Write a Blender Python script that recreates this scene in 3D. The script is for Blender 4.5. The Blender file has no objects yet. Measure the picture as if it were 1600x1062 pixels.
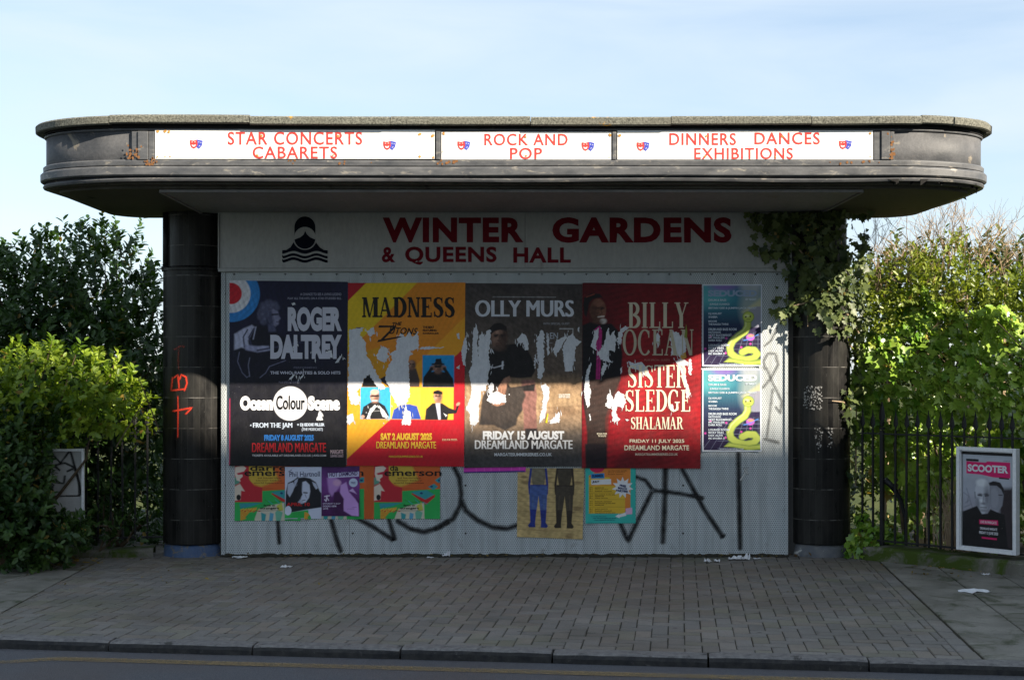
import bpy, math, random
import numpy as np
from mathutils import Vector
random.seed(7); RNG = np.random.default_rng(7)
C = bpy.context.scene
COL = C.collection
R = math.radians
# ------------------------------------------------------------------ camera, world, sun, exposure
F = 2100.0; D = 11.73; EYE = 1.6; HZ = 582.0          # focal length in photo pixels, metres to the hoarding, eye height, horizon row
cam = bpy.data.cameras.new('camera'); co = bpy.data.objects.new('camera', cam); COL.objects.link(co)
cam.sensor_width = 36.0; cam.lens = 36.0 * F / 1600.0
cam.shift_y = (HZ - 531.0) / 1600.0
cam.clip_end = 6000; cam.clip_start = 0.05
co.location = (0, -D, EYE); co.rotation_euler = (R(90), 0, 0)
C.camera = co
SUN = Vector((1.5, -1.0, 0.98)).normalized()
ELEV = math.asin(SUN.z); AZ = math.atan2(SUN.x, SUN.y)
world = bpy.data.worlds.new('World'); C.world = world; world.use_nodes = True
nt = world.node_tree; nt.nodes.clear()
wo = nt.nodes.new('ShaderNodeOutputWorld'); bg = nt.nodes.new('ShaderNodeBackground')
sky = nt.nodes.new('ShaderNodeTexSky'); sky.sky_type = 'NISHITA'; sky.sun_disc = False
sky.sun_elevation = ELEV; sky.sun_rotation = AZ; sky.air_density = 1.0; sky.dust_density = 0.6; sky.ozone_density = 1.5
tc = nt.nodes.new('ShaderNodeTexCoord'); mp = nt.nodes.new('ShaderNodeMapping'); mp.inputs['Scale'].default_value = (2.0, 2.0, 11.0)
mp.inputs['Rotation'].default_value = (0, R(4), 0); mp.inputs['Location'].default_value = (0.62, 0.3, 0.55)
nz = nt.nodes.new('ShaderNodeTexNoise'); nz.inputs['Scale'].default_value = 1.35; nz.inputs['Detail'].default_value = 6; nz.inputs['Roughness'].default_value = 0.52; nz.inputs['Distortion'].default_value = 0.5
cr = nt.nodes.new('ShaderNodeValToRGB'); cr.color_ramp.elements[0].position = 0.34; cr.color_ramp.elements[1].position = 0.72
cr.color_ramp.elements[0].color = (0.36, 0.36, 0.36, 1); cr.color_ramp.elements[1].color = (0.92, 0.92, 0.92, 1)
mx = nt.nodes.new('ShaderNodeMixRGB'); mx.inputs['Color2'].default_value = (3.95, 4.55, 5.15, 1)
nt.links.new(tc.outputs['Generated'], mp.inputs['Vector']); nt.links.new(mp.outputs[0], nz.inputs['Vector'])
nt.links.new(nz.outputs['Fac'], cr.inputs[0]); nt.links.new(cr.outputs[0], mx.inputs['Fac'])
nt.links.new(sky.outputs[0], mx.inputs['Color1']); nt.links.new(mx.outputs[0], bg.inputs['Color'])
bg.inputs['Strength'].default_value = 0.071; nt.links.new(bg.outputs[0], wo.inputs[0])
sl = bpy.data.lights.new('sun', 'SUN'); sl.energy = 4.5; sl.angle = R(0.53); sl.color = (1.0, 0.89, 0.73)
so = bpy.data.objects.new('sun', sl); COL.objects.link(so); so.rotation_euler = SUN.to_track_quat('Z', 'Y').to_euler(); so.location = (30, -20, 30)
C.view_settings.view_transform = 'Standard'; C.view_settings.look = 'None'; C.view_settings.gamma = 1
C.view_settings.use_curve_mapping = False; C.view_settings.exposure = 1.55

# ------------------------------------------------------------------ helpers
S0 = F / D
def dep(Y): return D + Y
def wx(px, Y=0.0): return (px - 800.0) * dep(Y) / F
def wz(py, Y=0.0): return EYE - (py - HZ) * dep(Y) / F
def gnd(px, py, z=0.0):
    d = (EYE - z) * F / (py - HZ)
    return Vector(((px - 800.0) * d / F, d - D, z))
def lin(c):
    f = lambda v: (v / 255.0 / 12.92) if v <= 10 else (((v / 255.0) + 0.055) / 1.055) ** 2.4
    return tuple(f(v) for v in c[:3])
ORG = {}
def link(o, parent=None, org=None):
    COL.objects.link(o)
    if parent is not None: o.parent = parent
    return o
def tag(o, label=None, cat=None, group=None, kind=None):
    for k, v in (('label', label), ('category', cat), ('group', group), ('kind', kind)):
        if v: o[k] = v
    return o
def thing(name, loc, label, cat, group=None, rz=0.0):
    o = bpy.data.objects.new(name, None); COL.objects.link(o); o.location = loc; o.rotation_euler = (0, 0, rz)
    o.empty_display_size = 0.2
    ORG[o.name] = (Vector(loc), rz); return tag(o, label, cat, group)
class MB:
    def __init__(s): s.v = []; s.f = []; s.m = []; s.c = []
    def add(s, vs, fs, m=0, col=None):
        b = len(s.v); s.v += [tuple(p) for p in vs]; s.f += [tuple(b + i for i in f) for f in fs]; s.m += [m] * len(fs)
        if col is not None: s.c += [col] * len(vs)
        return s
    def box(s, x0, x1, y0, y1, z0, z1, m=0, col=None):
        return s.add([(x0, y0, z0), (x1, y0, z0), (x1, y1, z0), (x0, y1, z0), (x0, y0, z1), (x1, y0, z1), (x1, y1, z1), (x0, y1, z1)],
                     [(0, 3, 2, 1), (4, 5, 6, 7), (0, 1, 5, 4), (1, 2, 6, 5), (2, 3, 7, 6), (3, 0, 4, 7)], m, col)
    def tube(s, pts, rad, n=6, m=0, cap=True, col=None):
        pts = [Vector(p) for p in pts]; k = len(pts)
        if not hasattr(rad, '__len__'): rad = [rad] * k
        vs = []; fs = []
        for i, p in enumerate(pts):
            t = (pts[min(i + 1, k - 1)] - pts[max(i - 1, 0)]); t = t.normalized() if t.length > 1e-9 else Vector((0, 0, 1))
            a = Vector((0, 0, 1)) if abs(t.z) < 0.9 else Vector((1, 0, 0))
            u = t.cross(a).normalized(); w = t.cross(u)
            for j in range(n):
                q = 2 * math.pi * (j + 0.5) / n; vs.append(p + (u * math.cos(q) + w * math.sin(q)) * rad[i])
        for i in range(k - 1):
            for j in range(n):
                fs.append((i * n + j, i * n + (j + 1) % n, (i + 1) * n + (j + 1) % n, (i + 1) * n + j))
        if cap: fs.append(tuple(range(n))[::-1]); fs.append(tuple((k - 1) * n + j for j in range(n)))
        return s.add(vs, fs, m, col)
    def lathe(s, cx, cy, prof, n=48, m=0, a0=0, a1=2 * math.pi):
        vs = []; fs = []; full = abs(a1 - a0 - 2 * math.pi) < 1e-6; nn = n if full else n + 1
        for r, z in prof:
            for j in range(nn):
                q = a0 + (a1 - a0) * j / n; vs.append((cx + r * math.cos(q), cy + r * math.sin(q), z))
        for i in range(len(prof) - 1):
            for j in range(n):
                j2 = (j + 1) % nn if full else j + 1
                fs.append((i * nn + j, i * nn + j2, (i + 1) * nn + j2, (i + 1) * nn + j))
        return s.add(vs, fs, m)
    def build(s, name, mats, parent=None, smooth=False, root=None, bevel=0.0, world=True):
        me = bpy.data.meshes.new(name)
        v = s.v
        r = root or parent
        if r is not None and world and r.name in ORG:
            o, rz = ORG[r.name]; ca, sa = math.cos(-rz), math.sin(-rz)
            v = [((x - o.x) * ca - (y - o.y) * sa, (x - o.x) * sa + (y - o.y) * ca, z - o.z) for x, y, z in v]
        me.from_pydata(v, [], s.f)
        if not isinstance(mats, (list, tuple)): mats = [mats]
        for m in mats: me.materials.append(m)
        if len(mats) > 1: me.polygons.foreach_set('material_index', s.m)
        if s.c and len(s.c) == len(s.v):
            a = me.color_attributes.new('Col', 'FLOAT_COLOR', 'POINT')
            a.data.foreach_set('color', np.array([(c[0], c[1], c[2], c[3] if len(c) > 3 else 1.0) for c in s.c], dtype=np.float32).ravel())
        if smooth: me.polygons.foreach_set('use_smooth', [True] * len(me.polygons))
        me.update()
        o = bpy.data.objects.new(name, me); link(o, parent)
        if bevel:
            b = o.modifiers.new('bevel', 'BEVEL'); b.width = bevel; b.segments = 2; b.limit_method = 'ANGLE'; b.angle_limit = R(40)
        if r is not None and r.name in ORG: ORG[o.name] = ORG[r.name]
        return o

# ------------------------------------------------------------------ materials
MATS = {}
class NM:                                         # tiny node-building helper
    def __init__(s, name):
        s.m = bpy.data.materials.new(name); s.m.use_nodes = True; s.t = s.m.node_tree
        s.b = s.t.nodes['Principled BSDF']; s.out = s.t.nodes['Material Output']
    def n(s, typ, **kw):
        x = s.t.nodes.new('ShaderNode' + typ)
        for k, v in kw.items():
            if k in x.inputs: x.inputs[k].default_value = v
            else: setattr(x, k, v)
        return x
    def l(s, a, b): s.t.links.new(a, b)
    def coord(s, kind='Object', scale=(1, 1, 1)):
        t = s.n('TexCoord'); m = s.n('Mapping'); m.inputs['Scale'].default_value = scale; s.l(t.outputs[kind], m.inputs['Vector']); return m.outputs[0]
    def noise(s, vec, scale, detail=4, rough=0.55, dist=0.0):
        x = s.n('TexNoise', Scale=scale, Detail=detail, Roughness=rough, Distortion=dist); s.l(vec, x.inputs['Vector']); return x.outputs['Fac']
    def ramp(s, fac, stops):
        x = s.n('ValToRGB'); e = x.color_ramp.elements
        while len(e) < len(stops): e.new(0.5)
        for i, (p, c) in enumerate(stops):
            e[i].position = p; e[i].color = (c, c, c, 1) if not hasattr(c, '__len__') else (c[0], c[1], c[2], 1)
        s.l(fac, x.inputs[0]); return x.outputs[0]
    def mix(s, fac, a, b, typ='MIX'):
        x = s.n('MixRGB', blend_type=typ)
        for k, v in ((0, fac), (1, a), (2, b)):
            if isinstance(v, bpy.types.NodeSocket): s.l(v, x.inputs[k])
            elif hasattr(v, '__len__'): x.inputs[k].default_value = (v[0], v[1], v[2], 1)
            else: x.inputs[k].default_value = v if k == 0 else (v, v, v, 1)
        return x.outputs[0]
    def math(s, op, a, b=0.0, c=None):
        x = s.n('Math', operation=op)
        for k, v in ((0, a), (1, b), (2, c)):
            if v is None: continue
            if isinstance(v, bpy.types.NodeSocket): s.l(v, x.inputs[k])
            else: x.inputs[k].default_value = v
        return x.outputs[0]
    def bump(s, h, strength=0.3, dist=0.01):
        x = s.n('Bump', Strength=strength, Distance=dist); s.l(h, x.inputs['Height']); s.l(x.outputs[0], s.b.inputs['Normal']); return x
    def base(s, c):
        if isinstance(c, bpy.types.NodeSocket): s.l(c, s.b.inputs['Base Color'])
        else: s.b.inputs['Base Color'].default_value = (c[0], c[1], c[2], 1)
    def rough(s, r, spec=0.5, metal=0.0):
        if isinstance(r, bpy.types.NodeSocket): s.l(r, s.b.inputs['Roughness'])
        else: s.b.inputs['Roughness'].default_value = r
        s.b.inputs['Specular IOR Level'].default_value = spec; s.b.inputs['Metallic'].default_value = metal
def worn(name, c1, c2, scale=6, rough=0.6, spec=0.4, bump=0.2, bd=0.004, stretch=(1, 1, 1), fine=60, c3=None, t3=(0.62, 0.7), s3=3.0):
    k = NM(name); v = k.coord('Object', stretch)
    a = k.noise(v, scale, 6, 0.6); c = k.mix(k.ramp(a, [(0.32, 0), (0.68, 1)]), c1, c2)
    fn = k.noise(v, fine, 3, 0.6); c = k.mix(k.math('MULTIPLY', k.ramp(fn, [(0.3, 0), (0.75, 1)]), 0.35), c, tuple(x * 0.55 for x in c1))
    if c3 is not None:
        p = k.noise(v, s3, 8, 0.68, 0.6); c = k.mix(k.ramp(p, [(t3[0], 0), (t3[1], 1)]), c, c3)
    k.base(c); k.rough(k.ramp(a, [(0.3, max(rough - 0.12, 0.05)), (0.7, min(rough + 0.12, 1))]), spec)
    k.bump(k.mix(0.5, a, fn), bump, bd); return k.m
M = MATS
M['dark_paint'] = worn('dark_grey_paint', (0.055, 0.058, 0.064), (0.125, 0.127, 0.132), 5, 0.5, 0.45, 0.25, 0.004, (1, 1, 3), 70, (0.22, 0.205, 0.18), (0.58, 0.66), 7)
M['panel_paint'] = worn('blistered_dark_paint', (0.045, 0.048, 0.054), (0.13, 0.13, 0.135), 3.5, 0.62, 0.3, 0.5, 0.008, (1, 1, 1), 40, (0.20, 0.175, 0.14), (0.62, 0.67), 5)
M['soffit'] = worn('stained_soffit_render', (0.055, 0.050, 0.040), (0.10, 0.092, 0.075), 3, 0.8, 0.2, 0.3, 0.004, (1, 1, 1), 30, (0.02, 0.018, 0.014), (0.6, 0.68), 4)
M['ceiling'] = worn('dirty_white_ceiling', (0.18, 0.175, 0.175), (0.26, 0.25, 0.245), 4, 0.7, 0.2, 0.15, 0.003, (1, 0.5, 1), 30, (0.17, 0.14, 0.11), (0.62, 0.74), 2.5)
M['black'] = worn('black_grime_and_shadow', (0.006, 0.006, 0.007), (0.02, 0.019, 0.018), 12, 0.8, 0.2, 0.6, 0.01)
M['rust'] = worn('rusty_stain', (0.26, 0.12, 0.045), (0.14, 0.075, 0.04), 25, 0.85, 0.1, 0.3, 0.003)
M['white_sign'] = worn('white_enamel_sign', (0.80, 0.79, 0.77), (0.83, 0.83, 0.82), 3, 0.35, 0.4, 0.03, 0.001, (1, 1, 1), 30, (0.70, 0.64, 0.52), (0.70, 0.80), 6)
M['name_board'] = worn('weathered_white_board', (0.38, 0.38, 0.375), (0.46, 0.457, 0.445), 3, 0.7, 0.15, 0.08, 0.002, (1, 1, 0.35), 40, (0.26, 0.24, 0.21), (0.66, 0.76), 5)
M['red_letter'] = worn('faded_red_letter', (0.50, 0.035, 0.03), (0.56, 0.06, 0.045), 20, 0.45)
M['dark_red_letter'] = worn('dark_red_letter', (0.14, 0.008, 0.016), (0.165, 0.011, 0.02), 12, 0.8, 0.06)
M['navy'] = worn('navy_emblem', (0.006, 0.008, 0.016), (0.009, 0.011, 0.02), 12, 0.85, 0.04)
M['mask_blue'] = worn('blue_mask_print', (0.05, 0.07, 0.42), (0.07, 0.09, 0.48), 12, 0.45)
M['iron'] = worn('black_painted_iron', (0.008, 0.0085, 0.0095), (0.02, 0.02, 0.021), 20, 0.5, 0.25, 0.3, 0.002, (1, 1, 1), 90, (0.10, 0.06, 0.04), (0.68, 0.74), 14)
M['white_frame'] = worn('white_aluminium_frame', (0.70, 0.73, 0.77), (0.80, 0.81, 0.82), 6, 0.4, 0.5, 0.05, 0.001, (1, 1, 1), 50, (0.36, 0.33, 0.28), (0.66, 0.74), 9)
M['concrete'] = worn('mossy_concrete', (0.10, 0.095, 0.08), (0.20, 0.19, 0.165), 6, 0.9, 0.15, 0.5, 0.01, (1, 1, 1), 60, (0.05, 0.075, 0.014), (0.44, 0.56), 3.5)
M['plinth_blue'] = worn('flaking_blue_paint', (0.045, 0.085, 0.19), (0.085, 0.13, 0.22), 9, 0.6, 0.3, 0.5, 0.008, (1, 1, 1), 40, (0.17, 0.15, 0.12), (0.52, 0.57), 11)
M['plinth_grey'] = worn('grey_plinth_render', (0.09, 0.10, 0.12), (0.20, 0.20, 0.20), 10, 0.8, 0.2, 0.6, 0.01, (1, 1, 1), 40, (0.42, 0.42, 0.40), (0.58, 0.66), 9)
M['wall_back'] = worn('dark_render_wall', (0.05, 0.05, 0.05), (0.09, 0.085, 0.08), 4, 0.8)
M['litter'] = worn('white_waste_paper', (0.72, 0.74, 0.78), (0.80, 0.81, 0.83), 14, 0.6, 0.3, 0.4, 0.004)
M['torn'] = worn('torn_white_paper', (0.60, 0.615, 0.66), (0.72, 0.73, 0.76), 22, 0.7, 0.2, 0.25, 0.002, (1, 1, 0.5), 70, (0.52, 0.50, 0.46), (0.62, 0.72), 30)
M['remnant'] = worn('grey_paper_remnant', (0.22, 0.22, 0.215), (0.45, 0.45, 0.44), 60, 0.8)
M['bark'] = worn('brown_bark', (0.07, 0.05, 0.032), (0.14, 0.105, 0.07), 20, 0.85, 0.15, 0.5, 0.006)
M['dry_twig'] = worn('pale_dry_twig', (0.36, 0.26, 0.165), (0.50, 0.38, 0.26), 8, 0.8, 0.15)
M['render_house'] = worn('cream_render_facade', (0.36, 0.33, 0.28), (0.44, 0.40, 0.34), 1, 0.85)
M['house_glass'] = worn('dark_window_glass', (0.02, 0.025, 0.03), (0.03, 0.035, 0.04), 2, 0.08)
M['slate'] = worn('grey_roof_felt', (0.10, 0.10, 0.10), (0.16, 0.155, 0.15), 5, 0.9)

def coping_mat():
    k = NM('lichened_roof_coping'); v = k.coord()
    a = k.noise(v, 70, 5, 0.7); b = k.noise(v, 4, 4)
    c = k.mix(k.ramp(a, [(0.35, 0), (0.62, 1)]), (0.04, 0.04, 0.034), (0.22, 0.22, 0.185))
    c = k.mix(k.ramp(b, [(0.4, 0), (0.65, 0.45)]), c, (0.13, 0.125, 0.10))
    l = k.noise(v, 2.6, 5, 0.65, 0.3); c = k.mix(k.ramp(l, [(0.665, 0), (0.70, 1)]), c, (0.52, 0.27, 0.02))
    k.base(c); k.rough(0.9, 0.2); k.bump(a, 0.6, 0.008); return k.m
M['coping'] = coping_mat()
def tile_mat():
    k = NM('black_glazed_tiles'); t = k.n('TexCoord')
    br = k.n('TexBrick', offset=0.0, squash=1.0); k.l(t.outputs['UV'], br.inputs['Vector'])
    for n_, v_ in (('Scale', 1.0), ('Mortar Size', 0.0022), ('Mortar Smooth', 0.2), ('Brick Width', 0.052), ('Row Height', 0.265), ('Bias', 0.0)): br.inputs[n_].default_value = v_
    br.inputs['Color1'].default_value = (0.007, 0.007, 0.0075, 1); br.inputs['Color2'].default_value = (0.022, 0.0215, 0.020, 1); br.inputs['Mortar'].default_value = (0.030, 0.029, 0.027, 1)
    v = k.coord('Object', (1, 1, 0.3)); st = k.noise(v, 14, 6, 0.65); c = k.mix(k.math('MULTIPLY', k.ramp(st, [(0.45, 0), (0.75, 1)]), 0.45), br.outputs['Color'], (0.040, 0.037, 0.033))
    v2 = k.coord('Object', (1, 1, 1)); sp = k.noise(v2, 95, 2, 0.5); c = k.mix(k.ramp(sp, [(0.76, 0), (0.79, 1)]), c, (0.16, 0.16, 0.155))
    sx = k.n('SeparateXYZ'); k.l(t.outputs['UV'], sx.inputs[0])        # the pale grout of each course
    fr = k.math('FRACT', k.math('DIVIDE', sx.outputs['Y'], 0.265)); ln = k.math('LESS_THAN', fr, 0.022)
    pn = k.noise(k.coord('Object', (6, 6, 1)), 1.6, 3); c = k.mix(k.math('MULTIPLY', ln, k.ramp(pn, [(0.42, 0), (0.62, 0.6)])), c, (0.24, 0.23, 0.215))
    k.base(c); k.rough(k.ramp(st, [(0.35, 0.24), (0.7, 0.5)]), 0.18); k.bump(k.mix(0.3, br.outputs['Fac'], st), -0.7, 0.006); return k.m
M['tiles'] = tile_mat()
def perforated_mat():
    k = NM('perforated_galvanised_sheet'); v = k.coord()
    sx = k.n('SeparateXYZ'); k.l(v, sx.inputs[0]); P = 0.0195; Q = P * 1.732
    def grid(ox, oz):
        a = k.math('SUBTRACT', k.math('FRACT', k.math('ADD', k.math('DIVIDE', sx.outputs['X'], P), ox + 500)), 0.5); a = k.math('MULTIPLY', a, P)
        b = k.math('SUBTRACT', k.math('FRACT', k.math('ADD', k.math('DIVIDE', sx.outputs['Z'], Q), oz + 500)), 0.5); b = k.math('MULTIPLY', b, Q)
        return k.math('SQRT', k.math('ADD', k.math('MULTIPLY', a, a), k.math('MULTIPLY', b, b)))
    d = k.math('MINIMUM', grid(0, 0), grid(0.5, 0.5)); hole = k.math('LESS_THAN', d, 0.0052)
    a = k.noise(v, 1.6, 6, 0.62); b = k.noise(k.coord('Object', (9, 1, 0.6)), 2.0, 4); g = k.noise(v, 120, 2)
    c = k.mix(k.ramp(a, [(0.35, 0), (0.65, 1)]), (0.44, 0.49, 0.515), (0.58, 0.61, 0.615))
    c = k.mix(k.math('MULTIPLY', k.ramp(b, [(0.42, 0), (0.66, 1)]), 0.6), c, (0.31, 0.33, 0.335))
    h = k.math('MULTIPLY', k.ramp(k.noise(v, 6, 6, 0.7), [(0.60, 0), (0.70, 1)]), 0.55); c = k.mix(h, c, (0.19, 0.18, 0.16))
    c = k.mix(hole, c, (0.20, 0.215, 0.23)); k.base(c)
    k.rough(k.mix(hole, 0.5, 0.9), 0.4, 0.0); k.bump(k.math('SUBTRACT', 1.0, hole), 0.35, 0.004); return k.m
M['perforated'] = perforated_mat()
def print_mat():
    k = NM('printed_poster_paper'); a = k.n('VertexColor', layer_name='Col'); v = k.coord()
    n1 = k.noise(v, 9, 5, 0.6); n2 = k.noise(k.coord('Object', (3, 1, 0.8)), 11, 4, 0.6, 0.8)
    c = k.mix(k.ramp(n1, [(0.3, 0.0), (0.7, 0.10)]), a.outputs['Color'], (0.10, 0.10, 0.10))
    sc = k.noise(v, 130, 2, 0.5); c = k.mix(k.ramp(sc, [(0.755, 0), (0.78, 0.65)]), c, (0.6, 0.6, 0.6))
    k.base(c); k.rough(k.ramp(n1, [(0.3, 0.5), (0.7, 0.68)]), 0.25); k.bump(n2, 0.35, 0.006); return k.m
M['print'] = print_mat()
def spray_mat(name):
    k = NM(name); a = k.n('VertexColor', layer_name='Col'); v = k.coord(); n = k.noise(v, 110, 3, 0.6); n2 = k.noise(v, 7, 4)
    k.base(a.outputs['Color']); k.rough(0.6, 0.3)
    al = k.math('MULTIPLY', a.outputs['Alpha'], k.ramp(n2, [(0.3, 0.78), (0.6, 1.0)])); al = k.math('ADD', al, k.math('MULTIPLY', k.math('SUBTRACT', n, 0.5), 0.55))
    al = k.ramp(al, [(0.16, 0), (0.85, 0.93)]); k.l(al, k.b.inputs['Alpha']); return k.m
M['spray'] = spray_mat('spray_paint')
def leaf_mat(name, dark, light, trans=0.35, rough=0.42):
    k = NM(name); a = k.n('VertexColor', layer_name='Col'); n = k.noise(k.coord(), 30, 3)
    c = k.mix(a.outputs['Color'], dark, light); c = k.mix(k.math('MULTIPLY', n, 0.35), c, tuple(x * 0.6 for x in dark))
    sx = k.n('SeparateColor'); k.l(a.outputs['Color'], sx.inputs[0])
    c = k.mix(k.ramp(sx.outputs[0], [(0.955, 0), (0.97, 1)]), c, (0.30, 0.20, 0.05))
    k.base(c); k.rough(rough, 0.5)
    tr = k.n('BsdfTranslucent'); k.l(k.mix(1.0, c, (1.25, 1.3, 0.55), 'MULTIPLY'), tr.inputs['Color'])
    ms = k.n('MixShader'); ms.inputs[0].default_value = trans; k.l(k.b.outputs[0], ms.inputs[1]); k.l(tr.outputs[0], ms.inputs[2]); k.l(ms.outputs[0], k.out.inputs['Surface']); return k.m
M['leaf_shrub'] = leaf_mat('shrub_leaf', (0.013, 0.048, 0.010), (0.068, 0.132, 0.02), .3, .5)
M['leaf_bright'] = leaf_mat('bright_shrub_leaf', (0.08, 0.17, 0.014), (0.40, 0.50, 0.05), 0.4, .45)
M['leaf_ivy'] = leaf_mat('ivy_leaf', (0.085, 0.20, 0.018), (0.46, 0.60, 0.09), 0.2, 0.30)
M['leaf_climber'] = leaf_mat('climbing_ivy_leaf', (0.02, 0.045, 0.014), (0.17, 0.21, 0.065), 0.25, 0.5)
M['leaf_privet'] = leaf_mat('yellowing_privet_leaf', (0.12, 0.17, 0.015), (0.32, 0.37, 0.05), 0.35)
M['leaf_privet2'] = leaf_mat('olive_shrub_leaf', (0.025, 0.055, 0.009), (0.15, 0.20, 0.028), .35, .5)
M['leaf_fallen'] = leaf_mat('fallen_leaf', (0.10, 0.055, 0.02), (0.36, 0.27, 0.04), 0.1, 0.7)
def brick_mat():
    k = NM('grey_block_paver'); a = k.n('VertexColor', layer_name='Col'); v = k.coord()
    n = k.noise(v, 90, 4, 0.7); b = k.noise(v, 1.1, 5, 0.6); c = k.mix(k.ramp(n, [(0.3, 0.0), (0.75, 0.5)]), a.outputs['Color'], (0.07, 0.066, 0.06))
    c = k.mix(k.ramp(b, [(0.46, 0), (0.66, 0.55)]), c, (0.095, 0.085, 0.07)); g = k.noise(v, 0.9, 5, 0.6, 0.4); c = k.mix(k.ramp(g, [(0.55, 0), (0.72, 0.55)]), c, (0.10, 0.11, 0.06))
    st = k.noise(v, 6, 6, 0.7); c = k.mix(k.ramp(st, [(0.60, 0), (0.70, 0.55)]), c, (0.04, 0.04, 0.038))
    vo = k.n('TexVoronoi', Scale=4.2, Randomness=1.0); k.l(v, vo.inputs['Vector']); c = k.mix(k.ramp(vo.outputs['Distance'], [(0.055, 0.75), (0.085, 0)]), c, (0.045, 0.044, 0.043))
    w = k.noise(v, 0.45, 4, 0.6, 0.8); c = k.mix(k.ramp(w, [(0.4, 0.0), (0.62, 0.4)]), c, (0.13, 0.10, 0.075))
    k.base(c); k.rough(k.ramp(b, [(0.3, 0.62), (0.7, 0.85)]), 0.35); k.bump(n, 0.5, 0.004); return k.m
M['paver'] = brick_mat()
M['joint'] = worn('sandy_joint_dirt', (0.034, 0.031, 0.025), (0.06, 0.056, 0.04), 14, 0.95, 0.1)
M['slab'] = worn('worn_paving_slab', (0.14, 0.135, 0.115), (0.26, 0.25, 0.22), 3.2, 0.8, 0.25, 0.35, 0.004, (1, 1, 1), 110, (0.055, 0.062, 0.035), (0.50, 0.66), 3.4)
M['kerb'] = worn('granite_kerb', (0.11, 0.105, 0.105), (0.23, 0.22, 0.21), 26, 0.8, 0.3, 0.7, 0.008, (1, 1, 1), 140, (0.05, 0.048, 0.045), (0.56, 0.66), 9)
M['kerb_face'] = worn('shade_dark_kerb_face', (0.022, 0.023, 0.026), (0.06, 0.058, 0.056), 22, 0.85, 0.2, 0.7, 0.008, (1, 1, 1), 120, (0.11, 0.105, 0.10), (0.62, 0.70), 12)  # upright side of the granite kerb, its shade put into the colour
def asphalt():
    k = NM('asphalt'); v = k.coord(); n = k.noise(v, 160, 3, 0.7); b = k.noise(v, 1.3, 5); vo = k.n('TexVoronoi', Scale=110.0); k.l(v, vo.inputs['Vector'])
    c = k.mix(k.ramp(n, [(0.35, 0), (0.7, 1)]), (0.035, 0.039, 0.047), (0.115, 0.118, 0.13)); c = k.mix(k.ramp(b, [(0.42, 0), (0.65, 0.5)]), c, (0.075, 0.06, 0.055))
    sp = k.ramp(k.noise(v, 210, 1), [(0.72, 0), (0.77, 0.8)]); c = k.mix(sp, c, (0.22, 0.21, 0.20))
    k.base(c); k.rough(0.72, 0.45); k.bump(vo.outputs['Distance'], 0.5, 0.006); return k.m
M['asphalt'] = asphalt()
def yline():
    k = NM('worn_yellow_paint'); v = k.coord(); n = k.noise(v, 40, 6, 0.75); b = k.noise(v, 1.8, 4)
    k.base(k.mix(k.ramp(b, [(0.35, 0), (0.7, 1)]), (0.30, 0.21, 0.085), (0.21, 0.155, 0.085))); k.rough(0.8, 0.2)
    al = k.ramp(k.mix(0.45, n, b), [(0.34, 0), (0.58, 0.75)]); k.l(al, k.b.inputs['Alpha']); return k.m
M['yellow'] = yline()
M['grass'] = worn('rough_grass_ground', (0.035, 0.05, 0.015), (0.08, 0.09, 0.03), 1.2, 0.95, 0.1, 0.6, 0.03)

# ------------------------------------------------------------------ lettering and poster painting
TX = {}; TXW = {}
def text_geo(body, bold=0.0, space=1.0):
    key = (body, bold, space)
    if key not in TX and 'M' in body and bold > 0.03:      # a heavy M is built up from shifted light ones, so its strokes stay open
        v, f = text_geo(body, 0.0, space); asp = TXW[(body, 0.0, space)]; k = bold / asp * 0.7; vs = []; fs = []
        for i, dx in enumerate((0.0, -k, k)):
            w = v.copy(); w[:, 0] = (w[:, 0] + dx + k) / (1 + 2 * k); w[:, 2] = i; vs.append(w); fs += [tuple(q + i * len(v) for q in p) for p in f]
        TX[key] = (np.concatenate(vs), fs)
    if key not in TX:
        c = bpy.data.curves.new('t', 'FONT'); c.body = body; c.offset = bold; c.space_character = space; c.resolution_u = 4; c.fill_mode = 'FRONT'
        o = bpy.data.objects.new('t', c); COL.objects.link(o); dg = bpy.context.evaluated_depsgraph_get(); dg.update()
        me = bpy.data.meshes.new_from_object(o.evaluated_get(dg))
        v = np.array([(p.co.x, p.co.y) for p in me.vertices]); f = [tuple(p.vertices) for p in me.polygons]
        bpy.data.objects.remove(o); bpy.data.curves.remove(c); bpy.data.meshes.remove(me)
        lo = v.min(0); ext = np.maximum(v.max(0) - lo, 1e-6); TXW[key] = ext[0]; v = (v - lo) / ext; TX[key] = (np.concatenate([v, np.zeros((len(v), 1))], 1), f)
    return TX[key]
def ribbon(pts, ws):
    pts = [np.array(p, float) for p in pts]; L = []; Rr = []
    if not hasattr(ws, '__len__'): ws = [ws] * len(pts)
    for i, p in enumerate(pts):
        t = pts[min(i + 1, len(pts) - 1)] - pts[max(i - 1, 0)]; t = t / (np.linalg.norm(t) + 1e-9); n = np.array([-t[1], t[0]])
        L.append(p + n * ws[i] / 2); Rr.append(p - n * ws[i] / 2)
    return [[L[i], Rr[i], Rr[i + 1], L[i + 1]] for i in range(len(pts) - 1)]
def rect(x0, y0, x1, y1): return [[(x0, y0), (x1, y0), (x1, y1), (x0, y1)]]
def arc(cx, cy, rx, ry, a0, a1, n=18, thick=0.17, thin=0.045):
    pts = []; w = []
    for i in range(n + 1):
        a = R(a0 + (a1 - a0) * i / n); pts.append((cx + rx * math.cos(a), cy + ry * math.sin(a))); w.append(thin + (thick - thin) * abs(math.cos(a)) ** 1.2)
    return ribbon(pts, w)
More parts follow.
